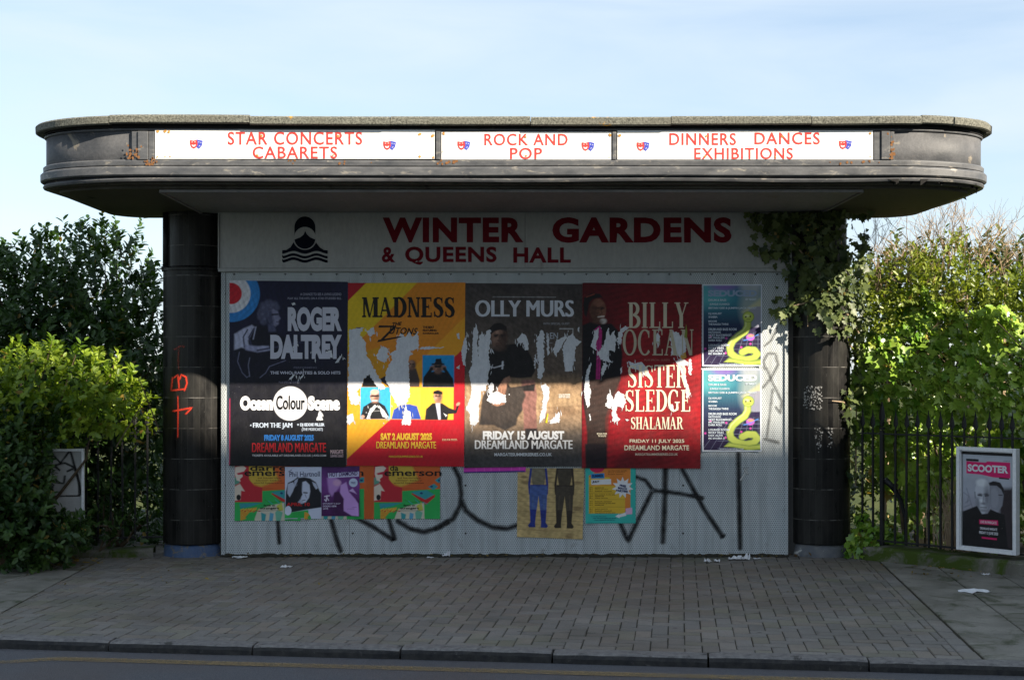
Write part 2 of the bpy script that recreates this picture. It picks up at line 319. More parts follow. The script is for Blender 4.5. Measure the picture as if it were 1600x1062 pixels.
def serif_letter(ch, T=0.19, t=0.06, sv=0.05):
    def stem(x, w, y0=0, y1=1, b=True, tp=True):
        o = rect(x - w / 2, y0, x + w / 2, y1); e = 0.075
        if b: o += rect(x - w / 2 - e, y0, x + w / 2 + e, y0 + sv)
        if tp: o += rect(x - w / 2 - e, y1 - sv, x + w / 2 + e, y1)
        return o
    A = dict(thick=T, thin=t)
    if ch == 'I': return stem(.2, T), .4
    if ch == 'L': return stem(.2, T) + rect(.2, 0, .66, t) + rect(.6, 0, .66, .25), .7
    if ch == 'E': return stem(.2, T) + rect(.2, 0, .66, t) + rect(.6, 0, .66, .24) + rect(.2, 1 - t, .64, 1) + rect(.58, .78, .64, 1) + rect(.2, .48, .5, .48 + t) + rect(.46, .4, .5, .63), .7
    if ch == 'T': return stem(.37, T, tp=False) + rect(.04, 1 - t, .7, 1) + rect(.04, .76, .1, 1) + rect(.64, .76, .7, 1), .74
    if ch == 'H': return stem(.2, T) + stem(.66, T) + rect(.2, .47, .66, .47 + t), .86
    if ch == 'N': return stem(.16, t * 1.2) + stem(.7, t * 1.2, b=False) + [[(.1, 1), (.3, 1), (.74, 0), (.56, 0)]], .86
    if ch == 'M': return stem(.14, t * 1.2) + stem(.86, T) + [[(.08, 1), (.3, 1), (.54, 0), (.42, 0)], [(.46, 0), (.52, 0), (.82, 1), (.74, 1)]], 1.04
    if ch == 'A': return [[(.06, 0), (.13, 0), (.42, 1), (.34, 1)], [(.3, 1), (.46, 1), (.78, 0), (.56, 0)]] + rect(.2, .3, .6, .3 + t) + rect(0, 0, .22, sv) + rect(.48, 0, .86, sv), .86
    if ch == 'Y': return stem(.4, T, 0, .48, tp=False) + [[(.06, 1), (.27, 1), (.5, .44), (.31, .44)], [(.66, 1), (.73, 1), (.46, .44), (.4, .44)]] + rect(0, 1 - sv, .34, 1) + rect(.56, 1 - sv, .82, 1), .82
    if ch == 'O': return arc(.42, .5, .33, .48, 0, 360, 28, **A), .84
    if ch == 'C': return arc(.42, .5, .33, .48, 45, 318, 24, **A) + rect(.62, .68, .68, .95), .76
    if ch == 'G': return arc(.42, .5, .33, .48, 45, 325, 24, **A) + rect(.62, .68, .68, .95) + rect(.58, .06, .58 + T * .8, .44) + rect(.48, .4, .82, .45), .86
    if ch == 'D': return stem(.2, T) + arc(.3, .5, .42, .475, -90, 90, 16, **A), .84
    if ch == 'B': return stem(.2, T) + arc(.32, .75, .28, .225, -90, 90, 12, **A) + arc(.32, .26, .34, .235, -90, 90, 12, **A), .76
    if ch == 'R': return stem(.2, T) + arc(.32, .74, .3, .235, -90, 90, 12, **A) + [[(.36, .52), (.52, .52), (.8, 0), (.6, 0)]] + rect(.6, 0, .86, sv), .84
    if ch == 'S':
        pts = [(.58, .78), (.54, .9), (.42, .96), (.3, .96), (.18, .88), (.15, .75), (.2, .62), (.36, .52), (.5, .42), (.57, .28), (.53, .13), (.42, .04), (.3, .03), (.16, .1), (.11, .24)]
        w = [t, t, t, t * 1.1, T * .7, T * .9, T * .95, T, T, T * .95, T * .75, t * 1.2, t, t, t]
        return ribbon(pts, w) + rect(.55, .7, .61, .98) + rect(.09, .02, .15, .3), .68
    return [], .4
def srgb(c): return np.array(lin(c), float)
def jag(pts, amp, seg=9.0, seed=0):
    rr = random.Random(seed); o = []; n = len(pts)
    for i in range(n):
        a = np.array(pts[i], float); b = np.array(pts[(i + 1) % n], float); L = np.linalg.norm(b - a); k = max(1, int(L / seg)); t = (b - a) / (L + 1e-9); nn = np.array([-t[1], t[0]])
        for j in range(k): o.append(tuple(a + (b - a) * j / k + nn * rr.uniform(-amp, amp)))
    return o
class Sheet:
    """A printed sheet: painted on a fine grid of coloured points, lettering and torn patches as parts."""
    def __init__(s, view, box, res=0.9, mapper=None, skew=None):
        s.ox, s.oy, s.sc = view; s.box = box; x0, y0, x1, y1 = box
        s.nx = max(2, int((x1 - x0) / s.sc / res)); s.ny = max(2, int((y1 - y0) / s.sc / res))
        s.X, s.Y = np.meshgrid(np.linspace(x0, x1, s.nx + 1), np.linspace(y0, y1, s.ny + 1)); s.I = np.zeros(s.X.shape + (3,)); s.skew = skew
        s.map = mapper or (lambda a, b: (wx(s.ox + a / s.sc), wz(s.oy + b / s.sc)))
        s.tv = []; s.tf = []; s.tcol = []; s.rip = []; s.z = 0; s.runs = []; s.hold = False
    def blend(s, al, c):
        al = np.clip(al, 0, 1)[..., None]; s.I = s.I * (1 - al) + (c if isinstance(c, np.ndarray) and c.ndim == 3 else srgb(c)) * al; return s
    def fill(s, c): return s.blend(np.ones(s.X.shape), c)
    def vgrad(s, stops):
        ys = [p for p, _ in stops]; cs = np.array([srgb(c) for _, c in stops]); im = np.stack([np.interp(s.Y, ys, cs[:, k]) for k in range(3)], -1); s.I = im; return s
    def ell(s, cx, cy, rx, ry, c, f=0.12, rot=0, a=1.0):
        q = R(rot); dx = s.X - cx; dy = s.Y - cy; u = (dx * math.cos(q) + dy * math.sin(q)) / rx; v = (-dx * math.sin(q) + dy * math.cos(q)) / ry
        return s.blend(a * np.clip((1 - np.sqrt(u * u + v * v)) / f + 0.5, 0, 1), c)
    def poly(s, pts, c, f=4.0, a=1.0):
        P = np.array(pts, float); ins = np.zeros(s.X.shape, bool); dm = np.full(s.X.shape, 1e9)
        for i in range(len(P)):
            (ax, ay), (bx, by) = P[i], P[(i + 1) % len(P)]
            if ay != by: ins ^= ((ay > s.Y) != (by > s.Y)) & (s.X < (bx - ax) * (s.Y - ay) / (by - ay) + ax)
            L = (bx - ax) ** 2 + (by - ay) ** 2 + 1e-9; t = np.clip(((s.X - ax) * (bx - ax) + (s.Y - ay) * (by - ay)) / L, 0, 1); dm = np.minimum(dm, np.hypot(s.X - ax - t * (bx - ax), s.Y - ay - t * (by - ay)))
        return s.blend(a * np.clip(0.5 + np.where(ins, dm, -dm) / f, 0, 1), c)
    def line(s, pts, w, c, f=2.0, a=1.0):
        dm = np.full(s.X.shape, 1e9)
        for (ax, ay), (bx, by) in zip(pts[:-1], pts[1:]):
            L = (bx - ax) ** 2 + (by - ay) ** 2 + 1e-9; t = np.clip(((s.X - ax) * (bx - ax) + (s.Y - ay) * (by - ay)) / L, 0, 1); dm = np.minimum(dm, np.hypot(s.X - ax - t * (bx - ax), s.Y - ay - t * (by - ay)))
        return s.blend(a * np.clip((w / 2 - dm) / f + 0.5, 0, 1), c)
    def face(s, cx, cy, rx, ry, skin, side=1, f=.12):
        k = np.array(skin, float); d = tuple(k * .52); m = tuple(k * .74); h = tuple(np.minimum(k * 1.16 + 8, 250))
        s.ell(cx, cy, rx, ry, skin, f).ell(cx + side * rx * .62, cy + ry * .1, rx * .5, ry * .8, d, 1.3, 0, .8).ell(cx, cy + ry * .82, rx * .7, ry * .3, m, 1.2, 0, .8)
        for q in (-1, 1): s.ell(cx + q * rx * .40, cy - ry * .12, rx * .26, ry * .11, d, 1.2, 0, .95).line([(cx + q * rx * .2, cy - ry * .27), (cx + q * rx * .62, cy - ry * .25)], ry * .07, tuple(k * .3), ry * .08, .8).ell(cx + q * rx * .40, cy - ry * .1, rx * .11, ry * .06, (20, 18, 20), .6, 0, .9)
        s.ell(cx - side * rx * .1, cy - ry * .55, rx * .5, ry * .22, h, 1.4, 0, .6).ell(cx - side * rx * .42, cy + ry * .2, rx * .25, ry * .16, h, 1.4, 0, .6).line([(cx + rx * .06, cy - ry * .1), (cx + rx * .12, cy + ry * .22), (cx - rx * .1, cy + ry * .27)], rx * .12, m, rx * .2, .8).ell(cx, cy + ry * .27, rx * .22, ry * .05, d, 1.2, 0, .8).line([(cx - rx * .32, cy + ry * .52), (cx + rx * .32, cy + ry * .5)], ry * .07, (k[0] * .5, k[1] * .32, k[2] * .32), ry * .1, .9)
        return s.ell(cx - rx * 1.0, cy, rx * .12, ry * .2, m, .8, 0, .8)
    def mottle(s, amp, scale, seed=0, aniso=1.0):
        r = np.random.default_rng(seed); n = np.zeros(s.X.shape)
        for o in range(4):
            k = scale / 2 ** o; a, b, p, q = r.uniform(0, 6.28, 4); th = r.uniform(0, 6.28, 5)
            for t in th: n += np.sin((s.X * math.cos(t) + aniso * s.Y * math.sin(t)) / k * 2.2 + r.uniform(0, 6.28)) * 0.5 ** o / 3
        s.I = np.clip(s.I * (1 + amp * n[..., None]), 0, 1); return s
    def _put(s, v, fs, c, dz):
        if not s.hold: s.runs.append([len(s.tv), 0, len(s.tf), 0])
        b = len(s.tv); s.tv += [(q[0], q[1], dz + (q[2] if len(q) > 2 else 0.0)) for q in v]; s.tf += [tuple(b + i for i in f) for f in fs]; s.tcol += [tuple(srgb(c))] * len(v); s.runs[-1][1] = len(s.tv); s.runs[-1][3] = len(s.tf)
    def text(s, body, x0, y0, x1, y1, c, bold=0.02, space=1.0, shear=0.0, rise=0.0):
        v, f = text_geo(body, bold, space); o = []
        for a, b, lv in v:
            X = x0 + (x1 - x0) * a + shear * (b - 0.5) * (y1 - y0); Y = y1 + (y0 - y1) * b - rise * a; o.append(s.map(X, Y) + (-0.00018 * lv,))
        s.z += 1; s._put(o, f, c, 0.0); return s
    def serif(s, body, x0, y0, x1, y1, c, T=0.19, t=0.06, sv=0.05, gap=0.05):
        w = 0; out = []
        for ch in body:
            pl, adv = serif_letter(ch, T, t, sv); out += [(np.array(p, float) + (w, 0)) for p in pl]; w += adv + gap
        w -= gap
        s.runs.append([len(s.tv), 0, len(s.tf), 0]); s.hold = True
        for i, p in enumerate(out):
            q = [s.map(x0 + (x1 - x0) * a / w, y1 + (y0 - y1) * b) for a, b in p]; s._put(q, [tuple(range(len(q)))], c, -0.00012 * (i % 9))
        s.hold = False; return s
    def shape(s, pts, c, dz=0.0):
        s._put([s.map(a, b) for a, b in pts], [tuple(range(len(pts)))], c, dz); return s
    def tear(s, pts, amp=5.0, seg=9.0, seed=0):
        rr = random.Random(seed + 500); q = np.array(pts, float); lo, hi = q.min(0), q.max(0); out = [jag(pts, amp * .7, seg * .7, seed)]
        if (hi - lo).min() > 22:
            for _ in range(int(4 + (hi - lo)[1] / 26)):
                a = q[rr.randrange(len(q))] + (rr.gauss(0, 9), rr.gauss(0, 12)); w = rr.uniform(1.2, 4.0); h = rr.uniform(8, 34); l = rr.gauss(0, 5)
                out.append([(a[0], a[1] - h / 2), (a[0] + w + l * .5, a[1] - h * .1), (a[0] + l + w * .3, a[1] + h / 2), (a[0] - w * .6 + l * .4, a[1] + h * .1)])
        x0, y0, x1, y1 = s.box; s.rip.append([[s.map(min(max(a, x0 - 12), x1 + 8), b) for a, b in o] for o in out]); return s
    def build(s, name, label, cat, group, Y, local=False, root=None, sheet_name='sheet'):
        x0, y0, x1, y1 = s.box; cx, cz = s.map((x0 + x1) / 2, (y0 + y1) / 2)
        if local: cx = cz = 0.0; Y0 = Y
        me = bpy.data.meshes.new(name); vs = []
        U, V = (s.X - x0) / (x1 - x0), (s.Y - y0) / (y1 - y0); XX, YY = s.X.copy(), s.Y.copy()
        if s.skew:
            for (dx, dy), w in zip(s.skew, ((1 - U) * (1 - V), U * (1 - V), U * V, (1 - U) * V)): XX += dx * w; YY += dy * w
        ax, az = s.map(XX, YY); n = s.X.size
        co_ = np.zeros((n, 3)); co_[:, 0] = np.asarray(ax).ravel() - cx; co_[:, 2] = np.asarray(az).ravel() - cz; co_[:, 1] = (Y if local else 0.0)
        h0 = abs(hash_(name + str(round(cx * 1000)))); ph = [(h0 * k_ % 628) / 100 for k_ in (3, 7, 11)]; amp = 0.0 if local else 0.0005
        s.wave = lambda x, z: -amp * (1 + .5 * np.sin(x * 17 + ph[0] + z * 3) + .5 * np.sin(x * 41 + ph[1] - z * 9))
        co_[:, 1] += s.wave(co_[:, 0], co_[:, 2])
        if not local:
            hw, hh = np.abs(co_[:, 0]).max(), np.abs(co_[:, 2]).max()
            for k_ in range(2):
                px_, pz_ = (hw if (h0 >> k_) & 1 else -hw), -hh; dd = np.hypot(co_[:, 0] - px_, (co_[:, 2] - pz_)); co_[:, 1] -= .012 * np.clip(1 - dd / (.09 + .05 * k_), 0, 1) ** 2
        i = np.arange(n).reshape(s.X.shape); q = np.stack([i[1:, :-1], i[1:, 1:], i[:-1, 1:], i[:-1, :-1]], -1).reshape(-1, 4)
        me.vertices.add(n); me.vertices.foreach_set('co', co_.ravel()); me.loops.add(q.size); me.loops.foreach_set('vertex_index', q.ravel().astype(np.int32))
        me.polygons.add(len(q)); me.polygons.foreach_set('loop_start', np.arange(0, q.size, 4, dtype=np.int32)); me.polygons.foreach_set('loop_total', np.full(len(q), 4, dtype=np.int32))
        a = me.color_attributes.new('Col', 'FLOAT_COLOR', 'POINT'); cc = np.ones((n, 4), np.float32); cc[:, :3] = np.clip(s.I.reshape(-1, 3), 0, 0.82); a.data.foreach_set('color', cc.ravel())
        me.materials.append(M['print']); me.update(calc_edges=True)
        o = bpy.data.objects.new(name if root is None else sheet_name, me); COL.objects.link(o)
        if root is None: o.location = (cx, Y, cz); tag(o, label, cat, group); par = o; yb = 0.0
        else: o.parent = root; par = o; yb = Y
        if s.rip:
            for j, p in enumerate(s.rip): mb = MB(); [mb.add([(x - cx, yb - 0.0012 - 0.00016 * ((j + 3 * i) % 7) + s.wave(x - cx, z - cz), z - cz) for x, z in q], [tuple(range(len(q)))]) for i, q in enumerate(p)]; mb.build('torn_patch', M['torn'], par, world=False)
        if s.tv:
            for v0_, v1_, f0_, f1_ in s.runs:
                mb = MB(); mb.v = [(x - cx, yb - 0.0026 + dz + s.wave(x - cx, z - cz), z - cz) for x, z, dz in s.tv[v0_:v1_]]; mb.f = [tuple(i - v0_ for i in f) for f in s.tf[f0_:f1_]]; mb.m = [0] * len(mb.f); mb.c = s.tcol[v0_:v1_]; mb.build('lettering', M['print'], par, world=False)
        return o
def hash_(t): return sum((i + 1) * ord(c) * 131 for i, c in enumerate(t))
WHITE = (235, 235, 238); CREAM = (232, 222, 196); BIG = 'large concert posters in a row on the hoarding'

# ------------------------------------------------------------------ setting: ground, road, kerb, pavement
ROT = math.atan(260.0 / F); ca, sa = math.cos(ROT), math.sin(ROT)
KO = gnd(800, 1011)                                     # back edge of the kerb straight ahead
def rc(u, v): return (KO.x + u * ca + v * sa, KO.y - u * sa + v * ca)      # u along the kerb, v away from the road
def sheetmesh(name, pts, z, mat, kind='structure'):
    mb = MB().add([(x, y, z) for x, y in pts], [tuple(range(len(pts)))]); o = mb.build(name, mat); o['kind'] = kind; return o
sheetmesh('ground', [(-3000, -3000), (3000, -3000), (3000, 3000), (-3000, 3000)], -0.30, M['grass'])
sheetmesh('garden_soil', [(-40, -1.0), (40, -1.0), (40, 60), (-40, 60)], -0.012, M['grass'])
road = sheetmesh('road', [rc(-60, -0.12), rc(-60, -8.4), rc(60, -8.4), rc(60, -0.12)], -0.06, M['asphalt'])
mb = MB()
for v0 in (-0.31,):
    n = 60
    for i in range(n):
        u0 = -2.62 + i * 0.5; a, b = (rc(u0, v0), rc(u0 + 0.5, v0)); c, d = (rc(u0 + 0.5, v0 - 0.10), rc(u0, v0 - 0.10)); mb.add([(p[0], p[1], -0.056) for p in (d, c, b, a)], [(0, 1, 2, 3)])
a, b, c, d = rc(-3.25, -0.62), rc(-3.05, -0.62), rc(-2.62, -0.31), rc(-2.62, -0.41)
mb.add([(p[0], p[1], -0.0555) for p in (a, b, d, c)], [(0, 1, 2, 3)])
o = mb.build('yellow_line', M['yellow'], road)
sheetmesh('pavement_bed', [rc(-60, 0), rc(60, 0), rc(60, 6.5), rc(-60, 6.5)], -0.0055, M['joint'])
mb = MB()
for i in range(-34, 40):
    u0 = 1.13 + (i - 0) * 0.885; g = 0.006; rr = random.Random(i); dz = rr.uniform(-0.004, 0.004); dv = rr.uniform(-0.005, 0.005)
    prof = [(-0.125, -0.12), (-0.125, -0.028), (-0.116, -0.009), (-0.098, 0.001), (-0.002, 0.003), (-0.002, -0.12)]
    K = 10; vs = []
    for j in range(K + 1):
        u = u0 + g + (0.885 - 2 * g) * j / K; e = 0.006 if j in (0, K) else 0.0
        for k_, (v, z) in enumerate(prof):
            x, y = rc(u, v + dv + (rr.uniform(-0.003, 0.003) + e if k_ < 4 else 0)); vs.append((x, y, z + dz + (rr.uniform(-0.002, 0.002) - e * 0.7 if 0 < k_ < 5 else 0)))
    P_ = len(prof); fq = lambda ks: [(j * P_ + k_, j * P_ + k_ + 1, (j + 1) * P_ + k_ + 1, (j + 1) * P_ + k_) for j in range(K) for k_ in ks]
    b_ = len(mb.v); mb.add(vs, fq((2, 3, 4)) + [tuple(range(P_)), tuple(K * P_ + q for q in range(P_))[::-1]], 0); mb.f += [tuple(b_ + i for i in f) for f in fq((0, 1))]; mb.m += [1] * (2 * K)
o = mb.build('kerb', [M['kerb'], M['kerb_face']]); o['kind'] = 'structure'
# herringbone block paving, every block modelled
mb = MB(); W_ = 0.1; UR = 2.55
def block(u0, v0, u1, v1):
    rr = random; g = 0.0024; gv = 0.0062; ju = rr.uniform(-.0012, .0012); h = rr.uniform(-0.0018, 0.0018); t = rr.uniform(0.86, 1.10); cc = random.choice([(0.215, 0.205, 0.19), (0.23, 0.215, 0.195), (0.20, 0.192, 0.18), (0.22, 0.195, 0.165), (0.205, 0.195, 0.155), (0.185, 0.178, 0.165)])
    u1 = min(u1, UR); v0 = max(v0, 0.0)
    if u1 - u0 < 0.03: return
    e = 0.0035; tilt = rr.uniform(-0.002, 0.002); vs = []
    for k_, (z, q) in enumerate(((-0.03, 0), (-0.005, 0), (0.0, e))):
        for (u, v, s_) in ((u0 + g + q + ju, v0 + gv + q, -1), (u1 - g - q + ju, v0 + gv + q, 1), (u1 - g - q + ju, v1 - gv - q, 1), (u0 + g + q + ju, v1 - gv - q, -1)):
            x, y = rc(u, v); vs.append((x, y, z + h + s_ * tilt * (k_ > 0)))
    fs = [(k_ * 4 + j, k_ * 4 + (j + 1) % 4, k_ * 4 + 4 + (j + 1) % 4, k_ * 4 + 4 + j) for k_ in (0, 1) for j in range(4)] + [(8, 9, 10, 11)]
    mb.add(vs, fs, 0, tuple(x * t for x in cc))
for j in range(0, 47):
    for i in range(-44, 27):
        k_ = (i - j) % 4; u, v = i * W_, j * W_
        if not (u < UR - 0.02 and v < 4.6): continue
        random.seed(i * 997 + j * 31 + 5)
        if k_ == 0: block(u, v, u + 2 * W_, v + W_)
        elif k_ == 2: block(u, v - W_, u + W_, v + W_)
for j in range(0, 23): block(UR + 0.0, j * 0.2, UR + 0.1, j * 0.2 + 0.2) if False else None
UR = 9
for j in range(0, 23): block(2.55, j * 0.2, 2.65, j * 0.2 + 0.2)
o = mb.build('block_paving', M['paver']); o['kind'] = 'structure'
def slabs(name, u0, u1, v0, v1, su, sv, clip=None):
    mb = MB(); u = u0; rr = random.Random(3)
    while u < u1 - 1e-6:
        v = v0; off = 0.0
        while v < v1 - 1e-6:
            g = 0.005; h = rr.uniform(-0.003, 0.003); a, b = u + g, min(u + su, u1) - g; c, d = v + g, min(v + sv, v1) - g; vs = []
            for z, q in ((-0.04, 0), (0.0, 0), (0.004, 0.004)):
                for (p, r_) in ((a + q, c + q), (b - q, c + q), (b - q, d - q), (a + q, d - q)):
                    x, y = rc(p, r_)
                    if clip: x, y = clip(x, y)
                    vs.append((x, y, z + h))
            mb.add(vs, [(k_ * 4 + j, k_ * 4 + (j + 1) % 4, k_ * 4 + 4 + (j + 1) % 4, k_ * 4 + 4 + j) for k_ in (0, 1) for j in range(4)] + [(8, 9, 10, 11)]); v += sv
        u += su
    o = mb.build(name, M['slab']); o['kind'] = 'structure'; return o
slabs('slab_pavement_right', 2.66, 9.0, 0.0, 4.6, 0.42, 0.75)
def lclip(x, y):                                        # left slabs end on a line that is not square to the kerb
    xe = -3.40 - (y + 2.79) * 0.045
    return (min(x, xe), y)
slabs('slab_pavement_left', -9.0, -2.9, 0.0, 4.6, 0.61, 0.75, lclip)

# ------------------------------------------------------------------ the pavilion
B = thing('canopy_pavilion', (0, 0, 0), 'dark flat-roofed pavilion with a curved-ended canopy on two black tiled columns', 'building')
HX, Y0, Y1, RX, RY, RB = 3.712, -1.60, 0.62, 0.87, 0.50, 0.45; XO = 0.012
def outline(off=0.0, n=20):
    """canopy edge, from the back left round the front to the back right: (point, outward normal)"""
    o = []
    def corner(cx, cy, rx, ry, a0, a1):
        for i in range(n + 1):
            a = R(a0 + (a1 - a0) * i / n); p = Vector((cx + rx * math.cos(a), cy + ry * math.sin(a))); nn = Vector((math.cos(a) / rx, math.sin(a) / ry)).normalized(); o.append((p, nn))
    corner(XO - HX + RB, Y1 - RB, RB, RB, 90, 180); corner(XO - HX + RX, Y0 + RY, RX, RY, 180, 270)
    a, b = o[-1][0].x, XO + HX - RX
    for i in range(1, 40): o.append((Vector((a + (b - a) * i / 40, Y0)), Vector((0, -1))))
    corner(XO + HX - RX, Y0 + RY, RX, RY, 270, 360); corner(XO + HX - RB, Y1 - RB, RB, RB, 0, 90)
    return [(p + nn * off, nn) for p, nn in o]
OL = outline()
CUM = [0.0]
for i in range(1, len(OL)): CUM.append(CUM[-1] + (OL[i][0] - OL[i - 1][0]).length)
def at(sv):
    sv = min(max(sv, 0), CUM[-1]); i = max(1, min(int(np.searchsorted(CUM, sv)), len(OL) - 1)); t = (sv - CUM[i - 1]) / max(CUM[i] - CUM[i - 1], 1e-9)
    return OL[i - 1][0].lerp(OL[i][0], t), OL[i - 1][1].lerp(OL[i][1], t).normalized()
def sweep(mb, prof, s0, s1, step=0.06, wob=None, m=0, closed=True, caps=True):
    n = max(2, int((s1 - s0) / step)); vs = []; P_ = len(prof); fs = []
    for i in range(n + 1):
        sv = s0 + (s1 - s0) * i / n; p, nn = at(sv); dz = wob(sv) if wob else 0.0
        for k_, (off, z) in enumerate(prof): q = p + nn * off; vs.append((q.x, q.y, z + (dz if not hasattr(dz, '__len__') else dz[k_])))
    for i in range(n):
        for k_ in range(P_ if closed else P_ - 1): fs.append((i * P_ + k_, i * P_ + (k_ + 1) % P_, (i + 1) * P_ + (k_ + 1) % P_, (i + 1) * P_ + k_))
    if caps and closed: fs += [tuple(range(P_))[::-1], tuple(n * P_ + k_ for k_ in range(P_))]
    mb.add(vs, fs, m)
SLEN = CUM[-1]
def s_of_px(px):                                        # arc length where the front edge shows at a photo column
    x = wx(px, Y0); i0 = [i for i, (p, nn) in enumerate(OL) if abs(p.y - Y0) < 1e-6][0]; return CUM[i0] + (x - OL[i0][0].x)
def wobble(seed, amp):
    rr = random.Random(seed); ph = [(rr.uniform(0, 6.28), rr.uniform(0.5, 3.2)) for _ in range(5)]
    return lambda s_: amp * sum(math.sin(s_ * f + p) for p, f in ph) / 2.5
core = MB(); sweep(core, [(-0.30, 3.05), (-0.03, 3.05), (-0.03, 3.49), (-0.30, 3.49)], 0, SLEN); core.build('fascia_board', M['panel_paint'], B, True)
top = MB(); top.add([(p.x, p.y, 3.50) for p, nn in outline(-0.05)], [tuple(range(len(OL)))]); top.build('roof_deck', M['slate'], B)
w1 = wobble(1, 0.003)
f1 = MB(); sweep(f1, [(-0.05, 3.205), (-0.016, 3.205), (-0.006, 3.195), (-0.008, 3.16), (-0.05, 3.155)], 0, SLEN, wob=w1); f1.build('fascia_moulding', M['dark_paint'], B, False, bevel=0.003)
f1 = MB(); sweep(f1, [(-0.05, 3.150), (0.000, 3.154), (0.014, 3.14), (0.014, 3.088), (0.002, 3.078), (-0.05, 3.078)], 0, SLEN, wob=w1); f1.build('fascia_moulding', M['dark_paint'], B, False, bevel=0.003)
f1 = MB(); sweep(f1, [(-0.05, 3.443), (-0.024, 3.443), (-0.014, 3.436), (-0.018, 3.424), (-0.05, 3.422)], 0, SLEN, wob=w1); f1.build('fascia_moulding', M['dark_paint'], B, False, bevel=0.003)
lip = MB(); sweep(lip, [(-0.10, 3.069), (-0.012, 3.071), (-0.004, 3.058), (-0.012, 3.042), (-0.10, 3.044)], 0.2, SLEN - 0.2, wob=wobble(5, 0.006)); lip.build('drip_lip', M['dark_paint'], B)
# coping stones along the roof edge
i0 = s_of_px(829); joints = [i0 + k_ * 1.055 for k_ in range(-2, 3)]; lo, hi = joints[0], joints[-1]
left = []; q = lo
for L_ in (1.055, 0.40, 0.34, 0.34, 0.5, 0.6): q -= L_; left.append(q)
right = []; q = hi
for L_ in (0.83, 0.26, 0.24, 0.24, 0.5, 0.7): q += L_; right.append(q)
J = [0.0] + [x for x in sorted(left) if x > 0.1] + joints + [x for x in right if x < SLEN - 0.1] + [SLEN]
for k_ in range(len(J) - 1):
    mb = MB(); rr = random.Random(k_ + 40); dz = rr.uniform(-0.006, 0.006); do = rr.uniform(-0.006, 0.006); wv = wobble(60, 0.008); w2 = wobble(k_ + 90, 0.005)
    prof = [(-0.35, 3.516), (0.036 + do, 3.524), (0.048 + do, 3.512), (0.046 + do, 3.466), (0.036 + do, 3.459), (-0.02, 3.463), (-0.02, 3.474), (-0.35, 3.502)]
    sweep(mb, [(a, z + dz) for a, z in prof], J[k_] + 0.0025, J[k_ + 1] - 0.0025, 0.05, lambda s_: wv(s_) * .6 + 0.4 * w2(s_) + .024 * ((s_ - SLEN / 2) / (SLEN / 2)) ** 2); mb.build('coping_stone', M['coping'], B)
mb = MB(); sweep(mb, [(-0.06, 3.48), (-0.012, 3.482), (-0.014, 3.446), (-0.06, 3.444)], 0, SLEN, wob=wobble(8, 0.003)); mb.build('shadow_gap_board', M['black'], B)  # black strip painting in the shadow below the coping
YF = Y0 + 0.03                                         # face of the fascia board
def fx(px, Y=Y0): return wx(px, Y)
for (a, b, pr) in ((205, 214.5, 0.018), (215, 231, 0.028), (231.5, 240, 0.018), (681, 688, 0.026), (957, 963, 0.026), (1366, 1377, 0.018), (1377.5, 1391, 0.028), (1391.5, 1398, 0.018)):
    yb = YF + 0.004; st = MB(); st.box(fx(a), fx(b), YF - pr, yb, 3.2055, 3.4195); st.build('fascia_stile', M['dark_paint'], B, bevel=0.003)
rr = random.Random(5)
for (px, n, xs, zs) in ((208, 26, 0.03, 0.06), (237, 16, 0.03, 0.02), (1394, 22, 0.012, 0.14), (480, 8, 0.25, 0.012), (700, 14, 0.06, 0.012), (1335, 10, 0.08, 0.012)):
    rs = MB()
    for _ in range(n):
        x = fx(px) + rr.gauss(0, xs); z = (3.185 if zs < 0.03 else 3.24) + rr.gauss(0, zs) * 0.6; z = min(max(z, 3.17 if zs < 0.03 else 3.215), 3.40); r_ = rr.uniform(0.004, 0.012); yy = (YF - 0.0285 if px in (208, 1394) else Y0 + 0.0045) - 0.0006 * rr.random()
        if px == 237: yy = YF - 0.0292
        k_ = rr.randint(5, 8); rs.add([(x + r_ * rr.uniform(.6, 1.3) * math.cos(6.28 * j / k_), yy, z + r_ * rr.uniform(.6, 1.5) * math.sin(6.28 * j / k_)) for j in range(k_)], [tuple(range(k_))])
    rs.build('rust_stain', M['rust'], B)
# soffit, light ceiling panel, rotten right-hand edge
mb = MB(); pts = [(p.x, p.y) for p, nn in outline(-0.06)]; mb.add([(x, y, 3.028) for x, y in pts] + [(x, y, 3.06) for x, y in pts], [tuple(range(len(pts)))[::-1]] + [(i, i + 1, len(pts) + i + 1, len(pts) + i) for i in range(len(pts) - 1)])
mb.build('soffit', M['soffit'], B)
mb = MB(); pts = [(p.x, p.y) for p, nn in outline(-0.13)]; mb.add([(x, y, 3.004) for x, y in pts] + [(x, y, 3.03) for x, y in pts], [tuple(range(len(pts)))[::-1]] + [(i, i + 1, len(pts) + i + 1, len(pts) + i) for i in range(len(pts) - 1)])
mb.build('soffit_board', M['soffit'], B)
mb = MB(); mb.box(-2.69, 2.68, Y0 + 0.20, 0.03, 2.992, 3.002); mb.build('ceiling_panel', M['ceiling'], B)
for bx_ in ((-2.712, -2.692, Y0 + 0.2, 0.03, 2.980, 3.001), (2.682, 2.702, Y0 + 0.2, 0.03, 2.980, 3.001), (-2.70, 2.69, Y0 + 0.165, Y0 + 0.198, 2.982, 3.001)): mb = MB(); mb.box(*bx_); mb.build('ceiling_trim', M['ceiling'], B)
mb = MB(); rr = random.Random(9); s0 = s_of_px(1392)
